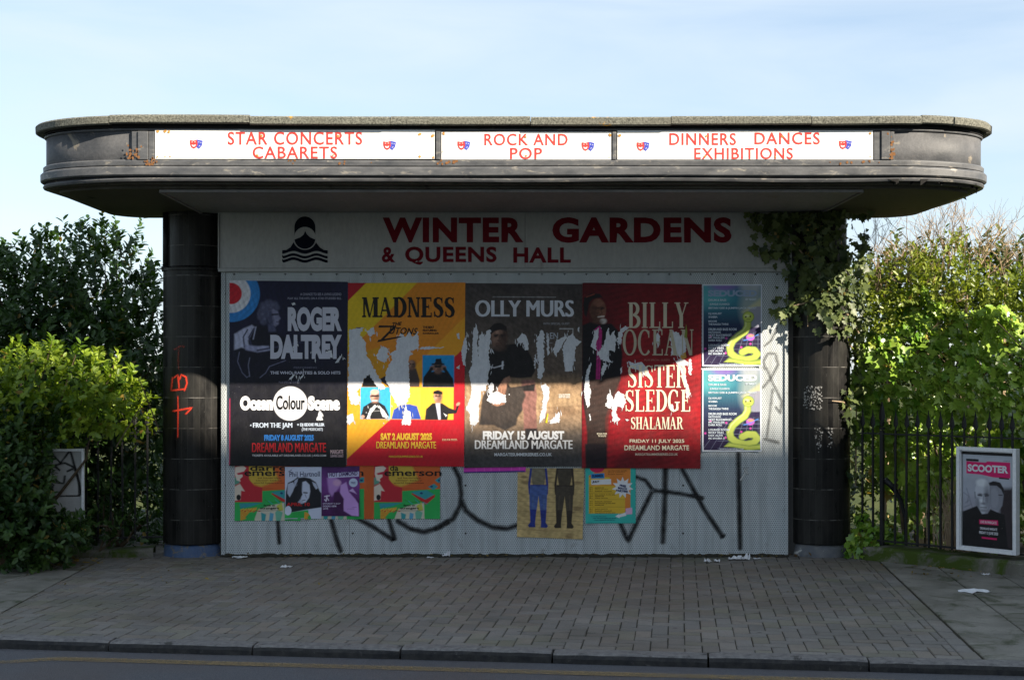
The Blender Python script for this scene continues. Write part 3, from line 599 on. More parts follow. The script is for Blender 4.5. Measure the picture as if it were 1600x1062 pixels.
for k_ in range(70):
    sv = s0 + rr.uniform(0.0, 1.55); p, nn = at(sv); o_ = p + nn * rr.uniform(-0.10, 0.0); h = rr.uniform(0.01, 0.05); w = rr.uniform(0.01, 0.05); z = 3.062
    tt = Vector((-nn.y, nn.x)); a, b = o_ - tt * w, o_ + tt * w; c, d = o_ + nn * -0.04 - tt * w * .5, o_ + nn * -0.04 + tt * w * .5
    mb.add([(a.x, a.y, z), (b.x, b.y, z), (d.x, d.y, z), (c.x, c.y, z), (o_.x + rr.uniform(-w, w), o_.y, z - h)], [(0, 1, 4), (1, 2, 4), (2, 3, 4), (3, 0, 4), (0, 3, 2, 1)])
mb.build('rotten_edge', M['black'], B)
# back wall and columns
XL, XR = wx(346), wx(1231)
mb = MB(); mb.box(XL - 0.25, XR + 0.25, 0.06, 0.40, 0.0, 3.0); mb.build('back_wall', M['wall_back'], B)
def column(xc, yc, r, plm, side):
    mb = MB(); n = 56; rows = [0.115, 2.50]; prof = [(r - 0.01, 0.105), (r, 0.115), (r, 2.487), (r + 0.012, 2.49), (r + 0.012, 2.512), (r - 0.03, 2.53), (r - 0.03, 3.0)]
    mb.lathe(xc, yc, prof, n); o = mb.build('column', M['tiles'], B, True); me = o.data
    uv = me.uv_layers.new(name='UVMap'); L = len(prof)
    for p in me.polygons:
        js = [me.loops[l].vertex_index % n for l in p.loop_indices]; wrap = max(js) - min(js) > 2
        for l in p.loop_indices:
            vi = me.loops[l].vertex_index; j = vi % n; j = n if (wrap and j == 0) else j; uv.data[l].uv = (j / n * 2 * math.pi * r, me.vertices[vi].co.z - 0.055)
    b = o.modifiers.new('edge', 'EDGE_SPLIT'); b.split_angle = R(35)
    mb = MB(); rr = random.Random(int(side * 3) + 5); prof = [(r + 0.005, 0.0), (r - 0.004, 0.03), (r - 0.012, 0.07), (r - 0.022, 0.104), (r - 0.1, 0.104)]
    mb.lathe(xc, yc, prof, 48); mb.v = [(x + rr.uniform(-.006, .006), y + rr.uniform(-.006, .006), z) for x, y, z in mb.v]; mb.build('plinth', plm, o, True, root=B)
    return o
LCX, LCY, LR = -2.805, 0.17, 0.276
RCX, RCY, RR_ = 2.715, 0.17, 0.272
colL = column(LCX, LCY, LR, M['plinth_blue'], 1); colR = column(RCX, RCY, RR_, M['plinth_grey'], 2)
mb = MB(); mb.tube([(-3.03, 0.05, 2.5), (-3.03, 0.05, 3.0)], 0.032, 10); mb.tube([(-3.03, 0.05, 2.50), (-3.03, 0.05, 2.53)], 0.045, 10); mb.build('drain_pipe', M['iron'], B, True)
def oncol(px, py, cx, cy, r, eps=0.003):
    Y = cy - r
    for _ in range(4):
        x = wx(px, Y); Y = cy - math.sqrt(max((r + eps) ** 2 - (x - cx) ** 2, 1e-5))
    return Vector((wx(px, Y), Y, wz(py, Y)))
def spray(mb, pts, w, col, put, soft=1.0, amax=1.0):
    """a sprayed line: five points across so the edge fades out"""
    P2 = []
    for a, b in zip(pts[:-1], pts[1:]):
        n = max(1, int(math.hypot(b[0] - a[0], b[1] - a[1]) / 3.0))
        for i in range(n): P2.append((a[0] + (b[0] - a[0]) * i / n, a[1] + (b[1] - a[1]) * i / n))
    P2.append(pts[-1]); k = len(P2); vs = []; cs = []; fs = []
    for i, p in enumerate(P2):
        q0, q1 = P2[max(i - 2, 0)], P2[min(i + 2, k - 1)]; tx, ty = q1[0] - q0[0], q1[1] - q0[1]; L = math.hypot(tx, ty) + 1e-9; nx, ny = -ty / L, tx / L
        for off, al in ((-1.6, 0.0), (-0.62, 0.62 * amax), (0, amax), (0.62, 0.62 * amax), (1.6, 0.0)):
            vs.append(put(p[0] + nx * off * w, p[1] + ny * off * w)); cs.append((col[0], col[1], col[2], al if 0 < i < k - 1 else al * 0.4))
    for i in range(k - 1):
        for j in range(4): fs.append((i * 5 + j, i * 5 + j + 1, (i + 1) * 5 + j + 1, (i + 1) * 5 + j))
    b = len(mb.v); mb.v += [tuple(v) for v in vs]; mb.f += [tuple(b + i for i in f) for f in fs]; mb.m += [0] * len(fs); mb.c += cs
def vw(ox, oy, sc, pts): return [(ox + a / sc, oy + b / sc) for a, b in pts]
mb = MB(); RED = (0.62, 0.045, 0.02); n_ = [0]
def pl_(px, py): return oncol(px, py, LCX, LCY, LR, 0.002 + 0.0004 * (n_[0] % 8))
for pts, w, am in (([(716, 235), (710, 292), (772, 285)], 1.6, 1), ([(718, 242), (738, 226), (744, 288)], 1.5, 1), ([(744, 250), (752, 226), (772, 236), (776, 262), (764, 296)], 1.6, 1), ([(738, 312), (739, 360), (738, 490)], 1.2, 0.9),
                   ([(714, 378), (760, 370), (797, 363), (768, 392)], 1.6, 1), ([(718, 125), (745, 108), (770, 112)], 1.6, 0.5), ([(742, 108), (740, 180), (742, 215)], 1.4, 0.45)):
    n_[0] += 1; mb = MB(); spray(mb, vw(0, 500, 2.656, pts), w, RED, pl_, amax=am); mb.build('red_tag', M['spray'], colL, root=B)
rr = random.Random(2)
for (x0, x1, y0, y1, n) in ((1256, 1284, 602, 640, 130), (1273, 1286, 668, 706, 34), (1292, 1302, 668, 700, 22)):
    mb = MB()
    for k_ in range(n):
        px, py = rr.uniform(x0, x1), rr.uniform(y0, y1); r_ = rr.uniform(0.35, 1.5); q = rr.randint(4, 6)
        mb.add([oncol(px + r_ * rr.uniform(.5, 1.4) * math.cos(6.28 * j / q), py + r_ * rr.uniform(.5, 1.6) * math.sin(6.28 * j / q), RCX, RCY, RR_, 0.0015 + 0.00003 * k_) for j in range(q)], [tuple(range(q))])
    mb.build('paper_remnant', M['remnant'], colR, root=B)
# perforated hoarding sheets
ed = [346, 546, 722, 900, 1062, 1231]; ztop = wz(423)
for i, (a, b) in enumerate(zip(ed[:-1], ed[1:])):
    mb = MB(); y = 0.0 if i % 2 == 0 else 0.003; mb.box(wx(a) + 0.001, wx(b) - 0.001, y, y + 0.012, 0.012, ztop)
    pn = mb.build('perforated_panel', M['perforated'], B); bo = MB()
    for zz in (ztop - 0.03,):
        for k_ in range(5): x = wx(a) + (wx(b) - wx(a)) * (k_ + 0.5) / 5; bo.lathe(0, 0, [(0.009, 0), (0.009, 0.004), (0.0, 0.006)], 8); m_ = len(bo.v) - 24; bo.v[m_:] = [(x + p[0], y - p[2], zz + p[1]) for p in bo.v[m_:]]
    for zz in np.linspace(0.2, ztop - 0.2, 6):
        bo.lathe(0, 0, [(0.009, 0), (0.009, 0.004), (0.0, 0.006)], 8); m_ = len(bo.v) - 24; bo.v[m_:] = [(wx(a) + 0.03 + p[0], y - p[2], zz + p[1]) for p in bo.v[m_:]]
    bo.build('bolt_heads', M['wall_back'], pn, root=B)
mb = MB(); mb.box(XL, wx(352), -0.012, -0.0005, 0.012, ztop, 0); mb.box(wx(1226), XR, -0.012, -0.0005, 0.012, ztop, 0); mb.build('edge_trim', M['perforated'], B)
g = MB(); K = (0.012, 0.012, 0.013); n_ = [0]
def pw(px, py): return (wx(px), -0.0012 - 0.0004 * (n_[0] % 12), wz(py))
for view, items in (((350, 710, 4.571), [([(382, 440), (390, 560), (396, 645)], 3.6), ([(758, 440), (800, 590), (838, 705)], 4.6), ([(920, 440), (1060, 510), (1215, 612)], 4.2), ([(1170, 440), (1200, 540), (1225, 618)], 4.2), ([(1225, 462), (1330, 528), (1430, 550), (1530, 520), (1610, 470)], 4.4)]),
                    ((680, 710, 4.706), [([(130, 80), (178, 170), (190, 290), (185, 370), (130, 470), (-10, 550)], 4.4), ([(190, 330), (225, 410), (310, 480), (420, 532), (530, 543), (640, 505)], 4.6)]),
                    ((960, 700, 4.0), [([(30, 455), (85, 578), (150, 440), (238, 262)], 4.4), ([(120, 172), (195, 200), (240, 262)], 3.6), ([(238, 262), (400, 280), (560, 312)], 3.8), ([(318, 110), (312, 380), (302, 600)], 5.0), ([(418, 120), (560, 380), (682, 560)], 4.4), ([(774, 20), (780, 300), (786, 640)], 4.6), ([(548, 300), (562, 318)], 5.2), ([(672, 540), (686, 562)], 5.6)]),
                    ((1080, 430, 3.6625), [([(412, 412), (460, 370), (495, 290)], 2.6), ([(425, 545), (414, 490), (440, 446), (482, 448), (498, 510), (462, 580), (405, 650)], 3.4), ([(428, 520), (470, 620), (520, 720), (512, 788), (478, 745)], 3.0), ([(468, 640), (452, 780), (432, 935)], 3.0), ([(408, 932), (510, 958)], 3.8)])):
    for pts, w in items: n_[0] += 1; g = MB(); spray(g, vw(*view, pts), w, K, pw, amax=0.95 if view[0] != 1080 else 0.55); g.build('graffiti_stroke', M['spray'], B)
for pts in ([(835, 118), (785, 206)], [(805, 120), (838, 166)]): n_[0] += 1; g = MB(); spray(g, vw(960, 700, 4.0, pts), 1.6, (0.6, 0.6, 0.58), pw); g.build('chalk_mark', M['spray'], B)

# ------------------------------------------------------------------ signs
def flat_text(mb, body, x0, y0, x1, y1, Y, dy=0.0, bold=0.0, space=1.0, m=0):
    v, f = text_geo(body, bold, space); mb.add([(wx(x0 + (x1 - x0) * a, Y), Y - dy - 0.00018 * lv, wz(y1 + (y0 - y1) * b, Y)) for a, b, lv in v], f, m)
def pxpoly(mb, pts, Y, dy, m=0): mb.add([(wx(a, Y), Y - dy, wz(b, Y)) for a, b in pts], [tuple(range(len(pts)))], m)
def fascia_sign(x0, x1, y0, y1, label, lines, masks, rusts):
    Y = YF - 0.018; loc = (wx((x0 + x1) / 2, Y), Y, wz(y1, Y)); t = thing('fascia_sign', loc, label, 'sign', 'white signs along the canopy fascia')
    mb = MB(); mb.box(wx(x0, Y), wx(x1, Y), Y, YF + 0.002, wz(y1, Y), wz(y0, Y)); mb.build('board', M['white_sign'], t, bevel=0.002)
    for b_, a, c, d, e, bo, sp in lines: mb = MB(); flat_text(mb, b_, a, c, d, e, Y, 0.0018, bo, sp); mb.build('lettering', M['red_letter'], t)
    for mxx, myy in masks:
        mb = MB(); k = lambda P: [(mxx + a, myy + b) for a, b in P]
        pxpoly(mb, k([(0, -7), (10, -5), (8.5, 3), (4, 8), (-1, 4), (-3, -1)]), Y, 0.0016, 1)
        pxpoly(mb, k([(-10, -6), (-5, -5), (1, -6), (2, 1), (-1, 6), (-4, 7.5), (-8, 5), (-10, 0)]), Y, 0.0022, 0)
        for (ex, ey, ew, eh) in ((-6.6, -2.6, 1.4, .8), (-2.2, -2.8, 1.4, .8), (3.6, -2.6, 1.3, .8), (7, -1.8, 1.2, .8)): pxpoly(mb, k([(ex - ew, ey), (ex, ey - eh), (ex + ew, ey), (ex, ey + eh * .4)]), Y, 0.0028, 2)
        pxpoly(mb, k([(-7.5, 1), (-4.2, 2.2), (-1, .8), (-2, 3.8), (-4.3, 4.6), (-6.5, 3.6)]), Y, 0.0028, 2); pxpoly(mb, k([(3, 4.5), (4.6, 2.6), (6.6, 3), (5, 3.4)]), Y, 0.0028, 2)
        mb.build('mask_emblem', [M['red_letter'], M['mask_blue'], M['white_sign']], t)
    mb = MB(); rr = random.Random(int(x0))
    for px, py, r_ in rusts:
        for q in range(3):
            k_ = 9; a, b = px + rr.uniform(-.8, .8), py + rr.uniform(-.8, .8); pxpoly(mb, [(a + r_ * rr.uniform(.5, 1.1) * math.cos(6.28 * j / k_), b + r_ * rr.uniform(.5, 1.1) * math.sin(6.28 * j / k_)) for j in range(k_)], Y, 0.003 + 0.0002 * q)
    mb.build('rust_spot', M['rust_yellow'], t)
    return t
M['rust_yellow'] = worn('yellow_rust_bloom', (0.55, 0.30, 0.06), (0.42, 0.17, 0.04), 30, 0.8)
fascia_sign(242, 679.5, 203, 248.5, 'white sign reading STAR CONCERTS CABARETS, longest and leftmost on the canopy', [('STAR CONCERTS', 356, 206, 566, 226.5, .012, 1.12), ('CABARETS', 395, 229, 527, 248, .012, 1.12)], [(307, 225), (609, 227)], [(247, 206, 2.2), (258, 206, 2.4), (264, 206, 2), (246, 245, 1.2), (258, 245, 1), (266, 245, 1), (656, 210, 2.4), (676, 212, 2.4), (656, 245, 2), (677, 246, 1.6), (408, 212, 2), (528, 213, 2.2), (402, 243, 1.6), (521, 243, 1.4)])
fascia_sign(689.5, 955.5, 206, 249.5, 'white sign reading ROCK AND POP, middle and shortest on the canopy', [('ROCK AND', 757, 209, 887, 227.5, .012, 1.12), ('POP', 797, 231, 847, 249, .012, 1.12)], [(725, 227), (919, 228.5)], [(693, 209, 2.4), (953, 211, 2.4), (821, 214, 1.6), (822, 244, 1.6), (692, 238, .8), (952, 246, .8)])
fascia_sign(964.5, 1364, 204, 249.5, 'white sign reading DINNERS DANCES EXHIBITIONS, rightmost on the canopy', [('DINNERS', 1046, 208, 1150, 227, .012, 1.12), ('DANCES', 1179, 207, 1281, 226, .012, 1.12), ('EXHIBITIONS', 1085, 231, 1239, 249, .012, 1.12)], [(1005, 228.5), (1321, 226)], [(968, 212, 2.6), (1104, 213, 1.6), (1101, 245, 1.6), (1222, 213, 1.8), (1212, 245, 1.4), (1360, 208, 2), (1360, 245, .9)])
Y = -0.035; t = thing('name_sign', (wx(788, Y), Y, wz(422, Y)), 'long weathered white sign reading WINTER GARDENS & QUEENS HALL under the canopy', 'sign')
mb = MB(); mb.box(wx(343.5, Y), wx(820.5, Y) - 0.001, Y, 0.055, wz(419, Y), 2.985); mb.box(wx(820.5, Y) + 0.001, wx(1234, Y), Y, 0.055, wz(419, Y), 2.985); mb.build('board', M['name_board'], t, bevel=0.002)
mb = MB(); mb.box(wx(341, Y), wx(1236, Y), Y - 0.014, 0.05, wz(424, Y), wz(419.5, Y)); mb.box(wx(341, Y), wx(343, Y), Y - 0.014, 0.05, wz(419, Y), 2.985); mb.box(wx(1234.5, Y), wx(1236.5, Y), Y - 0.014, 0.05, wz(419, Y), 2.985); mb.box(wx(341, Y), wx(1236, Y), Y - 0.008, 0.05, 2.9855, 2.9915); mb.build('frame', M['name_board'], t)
for b_, a, c, d, e, bo in (('WINTER', 598, 340, 818, 379, .045), ('GARDENS', 863, 339.5, 1143, 379.5, .045), ('&', 596.5, 386, 617.5, 410, .03), ('QUEENS', 633, 385.3, 776, 414.0, .035), ('HALL', 802, 386.5, 892, 410.5, .035)): mb = MB(); flat_text(mb, b_, a, c, d, e, Y, 0.0025, bo, 1.1); mb.build('lettering', M['dark_red_letter'], t)
mb = MB(); Z = lambda P: vw(400, 160, 3.7925, P)
def arcp(cx, cy, rx, ry, a0, a1, n=16): return [(cx + rx * math.cos(R(a0 + (a1 - a0) * i / n)), cy - ry * math.sin(R(a0 + (a1 - a0) * i / n))) for i in range(n + 1)]
pxpoly(mb, Z([(228, 792)] + arcp(290, 740, 62, 64, 180, 0) + [(352, 785)] + arcp(290, 800, 64, 62, 12, 168)), Y, 0.0030)
pxpoly(mb, Z([(292, 762), (302, 782), (322, 800), (350, 812)] + arcp(290, 806, 62, 62, -5, -175) + [(230, 812), (262, 800), (282, 784)]), Y, 0.0030)
ring = [(155, 876), (180, 874), (205, 858), (222, 830)] + arcp(290, 806, 70, 68, 200, 340) + [(362, 838), (380, 860), (402, 874), (425, 877)]
def wave(y, h):
    f = lambda x: 7.5 * math.cos((x - 222) / 136 * 2 * math.pi) if 155 < x < 430 else 0
    xs = list(np.linspace(155, 425, 40)); return [(x, y - f(x) * 1.1) for x in xs] + [(x, y + h - f(x) * 1.1) for x in xs[::-1]]
pxpoly(mb, Z(ring + [(425, 893)] + [(x, 889 - 8 * math.cos((x - 222) / 136 * 2 * math.pi)) for x in np.linspace(425, 155, 40)]), Y, 0.0030)
pxpoly(mb, Z(wave(902, 15)), Y, 0.0030); pxpoly(mb, Z(wave(925, 17)), Y, 0.0030)
mb.build('emblem', M['navy'], t)

# ------------------------------------------------------------------ large posters
# --- 1
s = Sheet((350, 430, 3.425), (32, 28, 657, 1018), skew=((0, 0), (8, 8), (-4, 6), (-2, 0)))
s.vgrad([(28, (24, 25, 56)), (400, (24, 24, 48)), (600, (20, 20, 30)), (1018, (22, 21, 24))]).mottle(0.12, 160, 1)
s.ell(40, 98, 152, 152, (44, 128, 200), .03).ell(40, 98, 103, 103, (215, 215, 222), .04).ell(40, 98, 57, 57, (196, 28, 44), .06)
sk = (126, 126, 154)
s.poly([(60, 310), (130, 280), (160, 262), (215, 268), (270, 290), (330, 330), (330, 420), (250, 470), (100, 470), (60, 400)], (20, 20, 36), 18)
s.poly([(58, 315), (105, 285), (150, 265), (165, 275), (130, 350), (140, 395), (95, 385), (58, 398)], (176, 178, 204), 10)
s.line([(128, 290), (105, 330), (112, 382)], 7, (40, 42, 70), 5).line([(160, 285), (135, 330), (150, 380)], 8, (52, 54, 84), 5).line([(172, 275), (158, 340)], 5, (168, 170, 198), 5)
for cx, cy, r_ in ((205, 190, 22), (215, 165, 24), (240, 152, 24), (268, 158, 22), (285, 170, 14), (200, 220, 20), (212, 245, 18), (228, 200, 30), (190, 205, 12)): s.ell(cx, cy, r_, r_, (78, 80, 106), .7)
for cx, cy, r_ in ((212, 172, 9), (236, 158, 9), (262, 156, 9), (204, 206, 8), (218, 232, 8), (250, 172, 7)): s.ell(cx, cy, r_, r_ * .8, (92, 94, 122), .9)
s.poly([(238, 190), (262, 176), (288, 190), (292, 212), (302, 228), (293, 240), (292, 258), (276, 272), (250, 262), (236, 232)], sk, 8).poly([(238, 190), (256, 182), (262, 230), (268, 268), (246, 260), (232, 228)], (70, 72, 100), 14)
s.line([(258, 208), (286, 206)], 9, (30, 30, 50), 5).line([(280, 246), (293, 246)], 4, (60, 55, 80), 3)
s.poly([(236, 258), (272, 272), (280, 298), (240, 300)], (80, 82, 112), 10)
s.poly([(110, 370), (180, 378), (240, 376), (252, 398), (180, 410), (118, 398)], (150, 152, 184), 10).ell(212, 390, 30, 14, (165, 166, 196), .5)
s.line([(85, 410), (75, 460), (100, 520), (125, 545), (140, 535)], 4, (110, 112, 140), 3).line([(140, 440), (132, 480), (140, 540)], 4, (140, 142, 170), 4, .7).line([(195, 545), (225, 520), (245, 485), (330, 452)], 4, (110, 112, 140), 3).line([(180, 400), (330, 372), (420, 352)], 9, (52, 54, 80), 5)
s.mottle(.14, 9, 21).mottle(.10, 22, 31).ell(357, 682, 91, 91, (228, 228, 232), .03)
s.line([(34, 660), (34, 1010)], 5, (190, 40, 90), 3)
LG = (198, 198, 212)
s.text('A CHANCE TO SEE A LIVING LEGEND', 410, 95, 630, 109, (150, 150, 170)).text('PLAY ALL THE HITS, ON A STAR STUDDED BILL', 343, 118, 630, 132, (150, 150, 170))
s.text('ROGER', 343, 170, 632, 300, LG, .06).text('DALTREY', 250, 318, 632, 447, LG, .06).text('PERFORMING', 375, 488, 498, 499, (96, 96, 116)).text('THE WHO, RARITIES & SOLO HITS', 250, 513, 625, 532, LG, .03).text('PLUS SPECIAL GUESTS', 295, 566, 408, 577, (96, 96, 116))
s.text('Ocean', 88, 645, 264, 722, WHITE, .07).text('Colour', 282, 642, 435, 718, (24, 24, 26), .02).text('Scene', 450, 645, 622, 722, WHITE, .07)
s.text('FROM THE JAM', 157, 788, 368, 822, (206, 218, 236), .06).text('+ DJ EDDIE PILLER', 393, 790, 540, 811, (206, 218, 236), .05).text('(THE MODCAST)', 418, 815, 530, 835, (206, 218, 236), .05).shape([(140, 803), (148, 796), (149, 806)], (206, 218, 236))
s.text('FRIDAY 8 AUGUST 2025', 217, 852, 482, 884, (46, 120, 200), .06).text('DREAMLAND MARGATE', 152, 895, 548, 945, (178, 34, 40), .05).text('TICKETS AVAILABLE AT DREAMLAND.CO.UK | AXS.COM', 152, 957, 548, 971, (200, 200, 205), .03)
s.text('MARGATE', 571, 932, 640, 955, (196, 170, 176), .05).text('SUMMER SERIES', 571, 959, 640, 972, (196, 170, 176), .05)
s.tear([(500, 760), (512, 722), (525, 735), (530, 775), (497, 776)], 3, 9, 1).tear([(345, 560), (372, 530), (382, 532), (360, 558)], 2, 8, 2).tear([(405, 552), (425, 530), (430, 534), (412, 556)], 2, 8, 3).tear([(596, 470), (622, 430), (630, 436), (610, 468)], 2, 8, 4).tear([(372, 380), (385, 340), (396, 345), (388, 400), (374, 405)], 4, 8, 5).tear([(470, 420), (500, 360), (512, 372), (490, 440)], 5, 9, 6).tear([(545, 410), (575, 400), (582, 440), (560, 438)], 4, 9, 7).tear([(362, 150), (380, 146), (384, 158), (370, 162)], 2, 8, 8)
s.build('concert_poster', 'navy poster headed ROGER DALTREY with a red, white and blue roundel', 'poster', BIG, -0.0165)
# --- 2
s = Sheet((540, 430, 3.425), (14, 42, 638, 1020), skew=((0, 0), (3, -3), (-4, 2), (-6, -4)))
s.fill((236, 160, 40)).poly([(0, 30), (395, 30), (-20, 450)], (226, 190, 36), 2).poly([(395, 30), (660, 30), (660, 200), (300, 560), (0, 600), (-10, 440)], (224, 138, 36), 2).poly([(0, 440), (200, 380), (260, 600), (-10, 620)], (214, 150, 30), 2)
s.poly([(0, 30), (122, 30), (0, 152)], (176, 24, 40), 2).poly([(640, 385), (580, 440), (560, 770), (660, 780), (660, 370)], (206, 28, 42), 3).poly([(245, 772), (650, 772), (650, 1040), (-10, 1040), (-10, 1002)], (192, 24, 40), 2).poly([(14, 600), (90, 600), (90, 770), (240, 772), (14, 985)], (240, 164, 44), 3)
s.poly([(413, 428), (582, 428), (582, 598), (413, 598)], (28, 150, 214), 2).poly([(84, 600), (244, 600), (244, 770), (84, 770)], (60, 176, 222), 2).poly([(405, 600), (580, 600), (580, 772), (405, 772)], (246, 192, 60), 3).poly([(244, 600), (405, 600), (405, 772), (244, 772)], (246, 200, 70), 3)
K_ = (22, 22, 26)
s.poly([(414, 598), (420, 545), (455, 520), (490, 512), (535, 520), (575, 550), (584, 598)], K_, 3).face(495, 492, 24, 34, (150, 112, 96)).poly([(462, 474), (480, 470), (484, 448), (512, 446), (516, 470), (530, 474), (530, 480), (462, 481)], K_, 2).line([(478, 490), (512, 488)], 11, K_, 3).ell(466, 498, 15, 14, (140, 104, 90), .3).ell(526, 496, 15, 14, (140, 104, 90), .3).line([(455, 520), (430, 545), (462, 500)], 16, K_, 4).line([(540, 522), (562, 548), (530, 500)], 16, K_, 4)
s.poly([(88, 752), (100, 705), (140, 680), (180, 678), (215, 700), (238, 750), (228, 768), (150, 770), (100, 770)], (34, 34, 38), 3).face(160, 650, 24, 32, (206, 152, 132)).ell(160, 626, 22, 14, (228, 186, 168), .4).line([(142, 648), (180, 646)], 8, K_, 3).line([(148, 672), (172, 672)], 6, (230, 226, 224), 3).text('Specs', 146, 722, 186, 734, (200, 200, 200)) if False else s.poly([(88, 752), (100, 705), (140, 680), (180, 678), (215, 700), (238, 750), (228, 768), (150, 770), (100, 770)], (34, 34, 38), 3).face(160, 650, 24, 32, (206, 152, 132)).ell(160, 626, 22, 14, (228, 186, 168), .4).line([(142, 648), (180, 646)], 8, K_, 3).line([(148, 672), (172, 672)], 6, (230, 226, 224), 3).ell(97, 758, 10, 9, (214, 160, 140), .3).line([(146, 728), (186, 726)], 4, (140, 140, 144), 3)
s.poly([(250, 770), (262, 720), (300, 694), (345, 690), (385, 700), (408, 770)], (50, 80, 176), 3).line([(300, 696), (322, 770)], 5, (30, 52, 130), 3)
s.poly([(428, 772), (434, 716), (468, 684), (520, 684), (556, 708), (590, 720), (600, 690), (612, 690), (596, 738), (552, 742), (548, 772)], (30, 29, 34), 3).face(496, 648, 22, 34, (206, 150, 128)).poly([(470, 634), (474, 620), (498, 614), (520, 624), (522, 636), (505, 638)], K_, 3).line([(484, 648), (508, 647)], 5, (60, 44, 40), 3).poly([(484, 684), (508, 684), (512, 770), (500, 772)], (206, 210, 232), 3).ell(604, 688, 12, 8, (206, 150, 128), .3, -40)
s.poly([(92, 598), (98, 560), (128, 525), (150, 560), (186, 598)], (18, 18, 24), 4).poly([(340, 598), (342, 500), (380, 500), (398, 560), (398, 598)], (74, 62, 58), 4).face(356, 480, 20, 26, (150, 110, 90)).poly([(180, 560), (215, 540), (230, 550), (262, 600), (238, 600)], (40, 34, 46), 4).poly([(56, 280), (95, 280), (72, 325)], (84, 64, 120), 3)
s.mottle(0.05, 140, 2)
s.mottle(.05, 9, 24).serif('MADNESS', 88, 118, 585, 225, (26, 22, 20), .25, .085, .085, .02)
s.text('THE', 250, 253, 300, 271, (30, 24, 20), .04, 1, .25, 4).text('UTONS', 236, 278, 384, 314, (30, 24, 20), .02, 1.05, .3, -4)
for P_ in ([(180, 268), (272, 270), (268, 278), (176, 280)], [(262, 270), (274, 274), (196, 352), (182, 350)], [(170, 358), (176, 346), (290, 326), (305, 328), (280, 336)]): s.shape(P_, (30, 24, 20))
for i, tx in enumerate(('THE BEAT', 'FEATURING', 'RANKING JNR')): s.text(tx, 414, 272 + i * 17, 474 + i * 13, 284 + i * 17, (40, 28, 22), .04)
s.tear([(20, 290), (60, 285), (98, 280), (78, 322), (108, 362), (112, 420), (142, 476), (176, 540), (214, 606), (188, 612), (150, 570), (126, 530), (96, 556), (84, 600), (60, 622), (84, 660), (72, 690), (30, 690), (14, 620)], 6, 9, 11)
s.tear([(276, 330), (300, 310), (320, 330), (345, 300), (358, 335), (388, 300), (392, 390), (350, 404), (362, 420), (338, 436), (340, 560), (346, 640), (320, 700), (352, 740), (350, 800), (300, 800), (312, 735), (318, 690), (280, 700), (262, 672), (244, 640), (236, 600), (214, 560), (220, 500), (252, 450), (240, 420), (270, 400)], 6, 9, 12)
s.tear([(162, 430), (182, 400), (200, 380), (230, 396), (222, 420), (240, 430), (210, 470), (176, 450)], 6, 9, 13).tear([(112, 300), (150, 276), (160, 310), (130, 330)], 5, 9, 14).tear([(112, 768), (130, 716), (160, 690), (170, 700), (140, 735), (130, 770)], 3, 8, 15).tear([(176, 690), (205, 720), (226, 752), (222, 770), (196, 752)], 3, 8, 16).tear([(594, 312), (608, 308), (612, 340), (600, 338)], 3, 8, 17).tear([(10, 750), (40, 738), (46, 776), (24, 800), (6, 785)], 4, 8, 18).tear([(620, 400), (640, 330), (642, 470), (628, 480)], 4, 9, 19).tear([(590, 494), (612, 478), (610, 502)], 2, 8, 20).tear([(524, 735), (545, 748), (536, 758)], 2, 8, 21).tear([(370, 395), (440, 380), (530, 386), (450, 398)], 5, 12, 22)
YL = (236, 190, 60)
s.text('SAT 2 AUGUST 2025', 188, 843, 463, 881, YL, .06).text('DREAMLAND MARGATE', 165, 888, 485, 925, YL, .05).text('MARGATESUMMERSERIES.CO.UK', 233, 963, 415, 974, YL, .04).text('SCAN FOR TICKETS', 517, 873, 597, 884, (236, 190, 150), .03)
s.build('concert_poster', 'torn yellow and red poster headed MADNESS', 'poster', BIG, -0.0145)
# --- 3
s = Sheet((720, 430, 3.425), (24, 43, 650, 1026), skew=((0, 0), (0, 4), (-2, -6), (-4, 2)))
s.vgrad([(43, (64, 58, 58)), (300, (84, 74, 68)), (520, (96, 82, 72)), (590, (150, 122, 94)), (660, (176, 146, 112)), (760, (150, 124, 98)), (860, (96, 86, 78)), (930, (70, 66, 64)), (1026, (62, 60, 60))]).mottle(0.16, 120, 3).mottle(0.08, 30, 4, 3)
s.line([(24, 705), (200, 690), (420, 715), (650, 700)], 9, (112, 88, 66), 10, .5).ell(560, 730, 70, 22, (110, 82, 60), .8, 0, .6)
J_ = (30, 27, 28)
s.poly([(100, 800), (120, 660), (200, 620), (330, 610), (350, 700), (305, 760), (300, 800), (240, 830), (180, 800)], (58, 52, 50), 10).poly([(330, 560), (395, 560), (410, 640), (404, 700), (410, 830), (340, 830), (338, 740), (322, 650)], (142, 100, 92), 6).poly([(345, 820), (410, 820), (440, 930), (400, 950), (360, 935)], (44, 40, 42), 8).poly([(150, 420), (190, 380), (245, 370), (300, 365), (350, 380), (385, 450), (400, 510), (380, 545), (320, 550), (262, 545), (240, 560), (270, 600), (400, 580), (395, 620), (250, 620), (150, 600), (140, 500)], J_, 8)
s.poly([(150, 600), (330, 600), (350, 640), (305, 760), (200, 812), (110, 740), (118, 650)], (64, 56, 52), 10)
s.face(206, 332, 44, 62, (126, 96, 82), 1).poly([(160, 320), (156, 280), (180, 258), (214, 254), (246, 272), (250, 320), (240, 300), (210, 290), (180, 300)], (34, 28, 28), 6).line([(182, 322), (200, 318)], 6, (40, 32, 30), 4).line([(216, 318), (238, 322)], 6, (40, 32, 30), 4).line([(208, 324), (206, 350), (214, 356)], 5, (84, 62, 54), 5).line([(192, 374), (226, 372)], 5, (70, 46, 44), 4).ell(206, 388, 26, 14, (70, 54, 48), .6, 0, .7).poly([(226, 290), (250, 300), (246, 370), (222, 392)], (70, 52, 46), 14, .7)
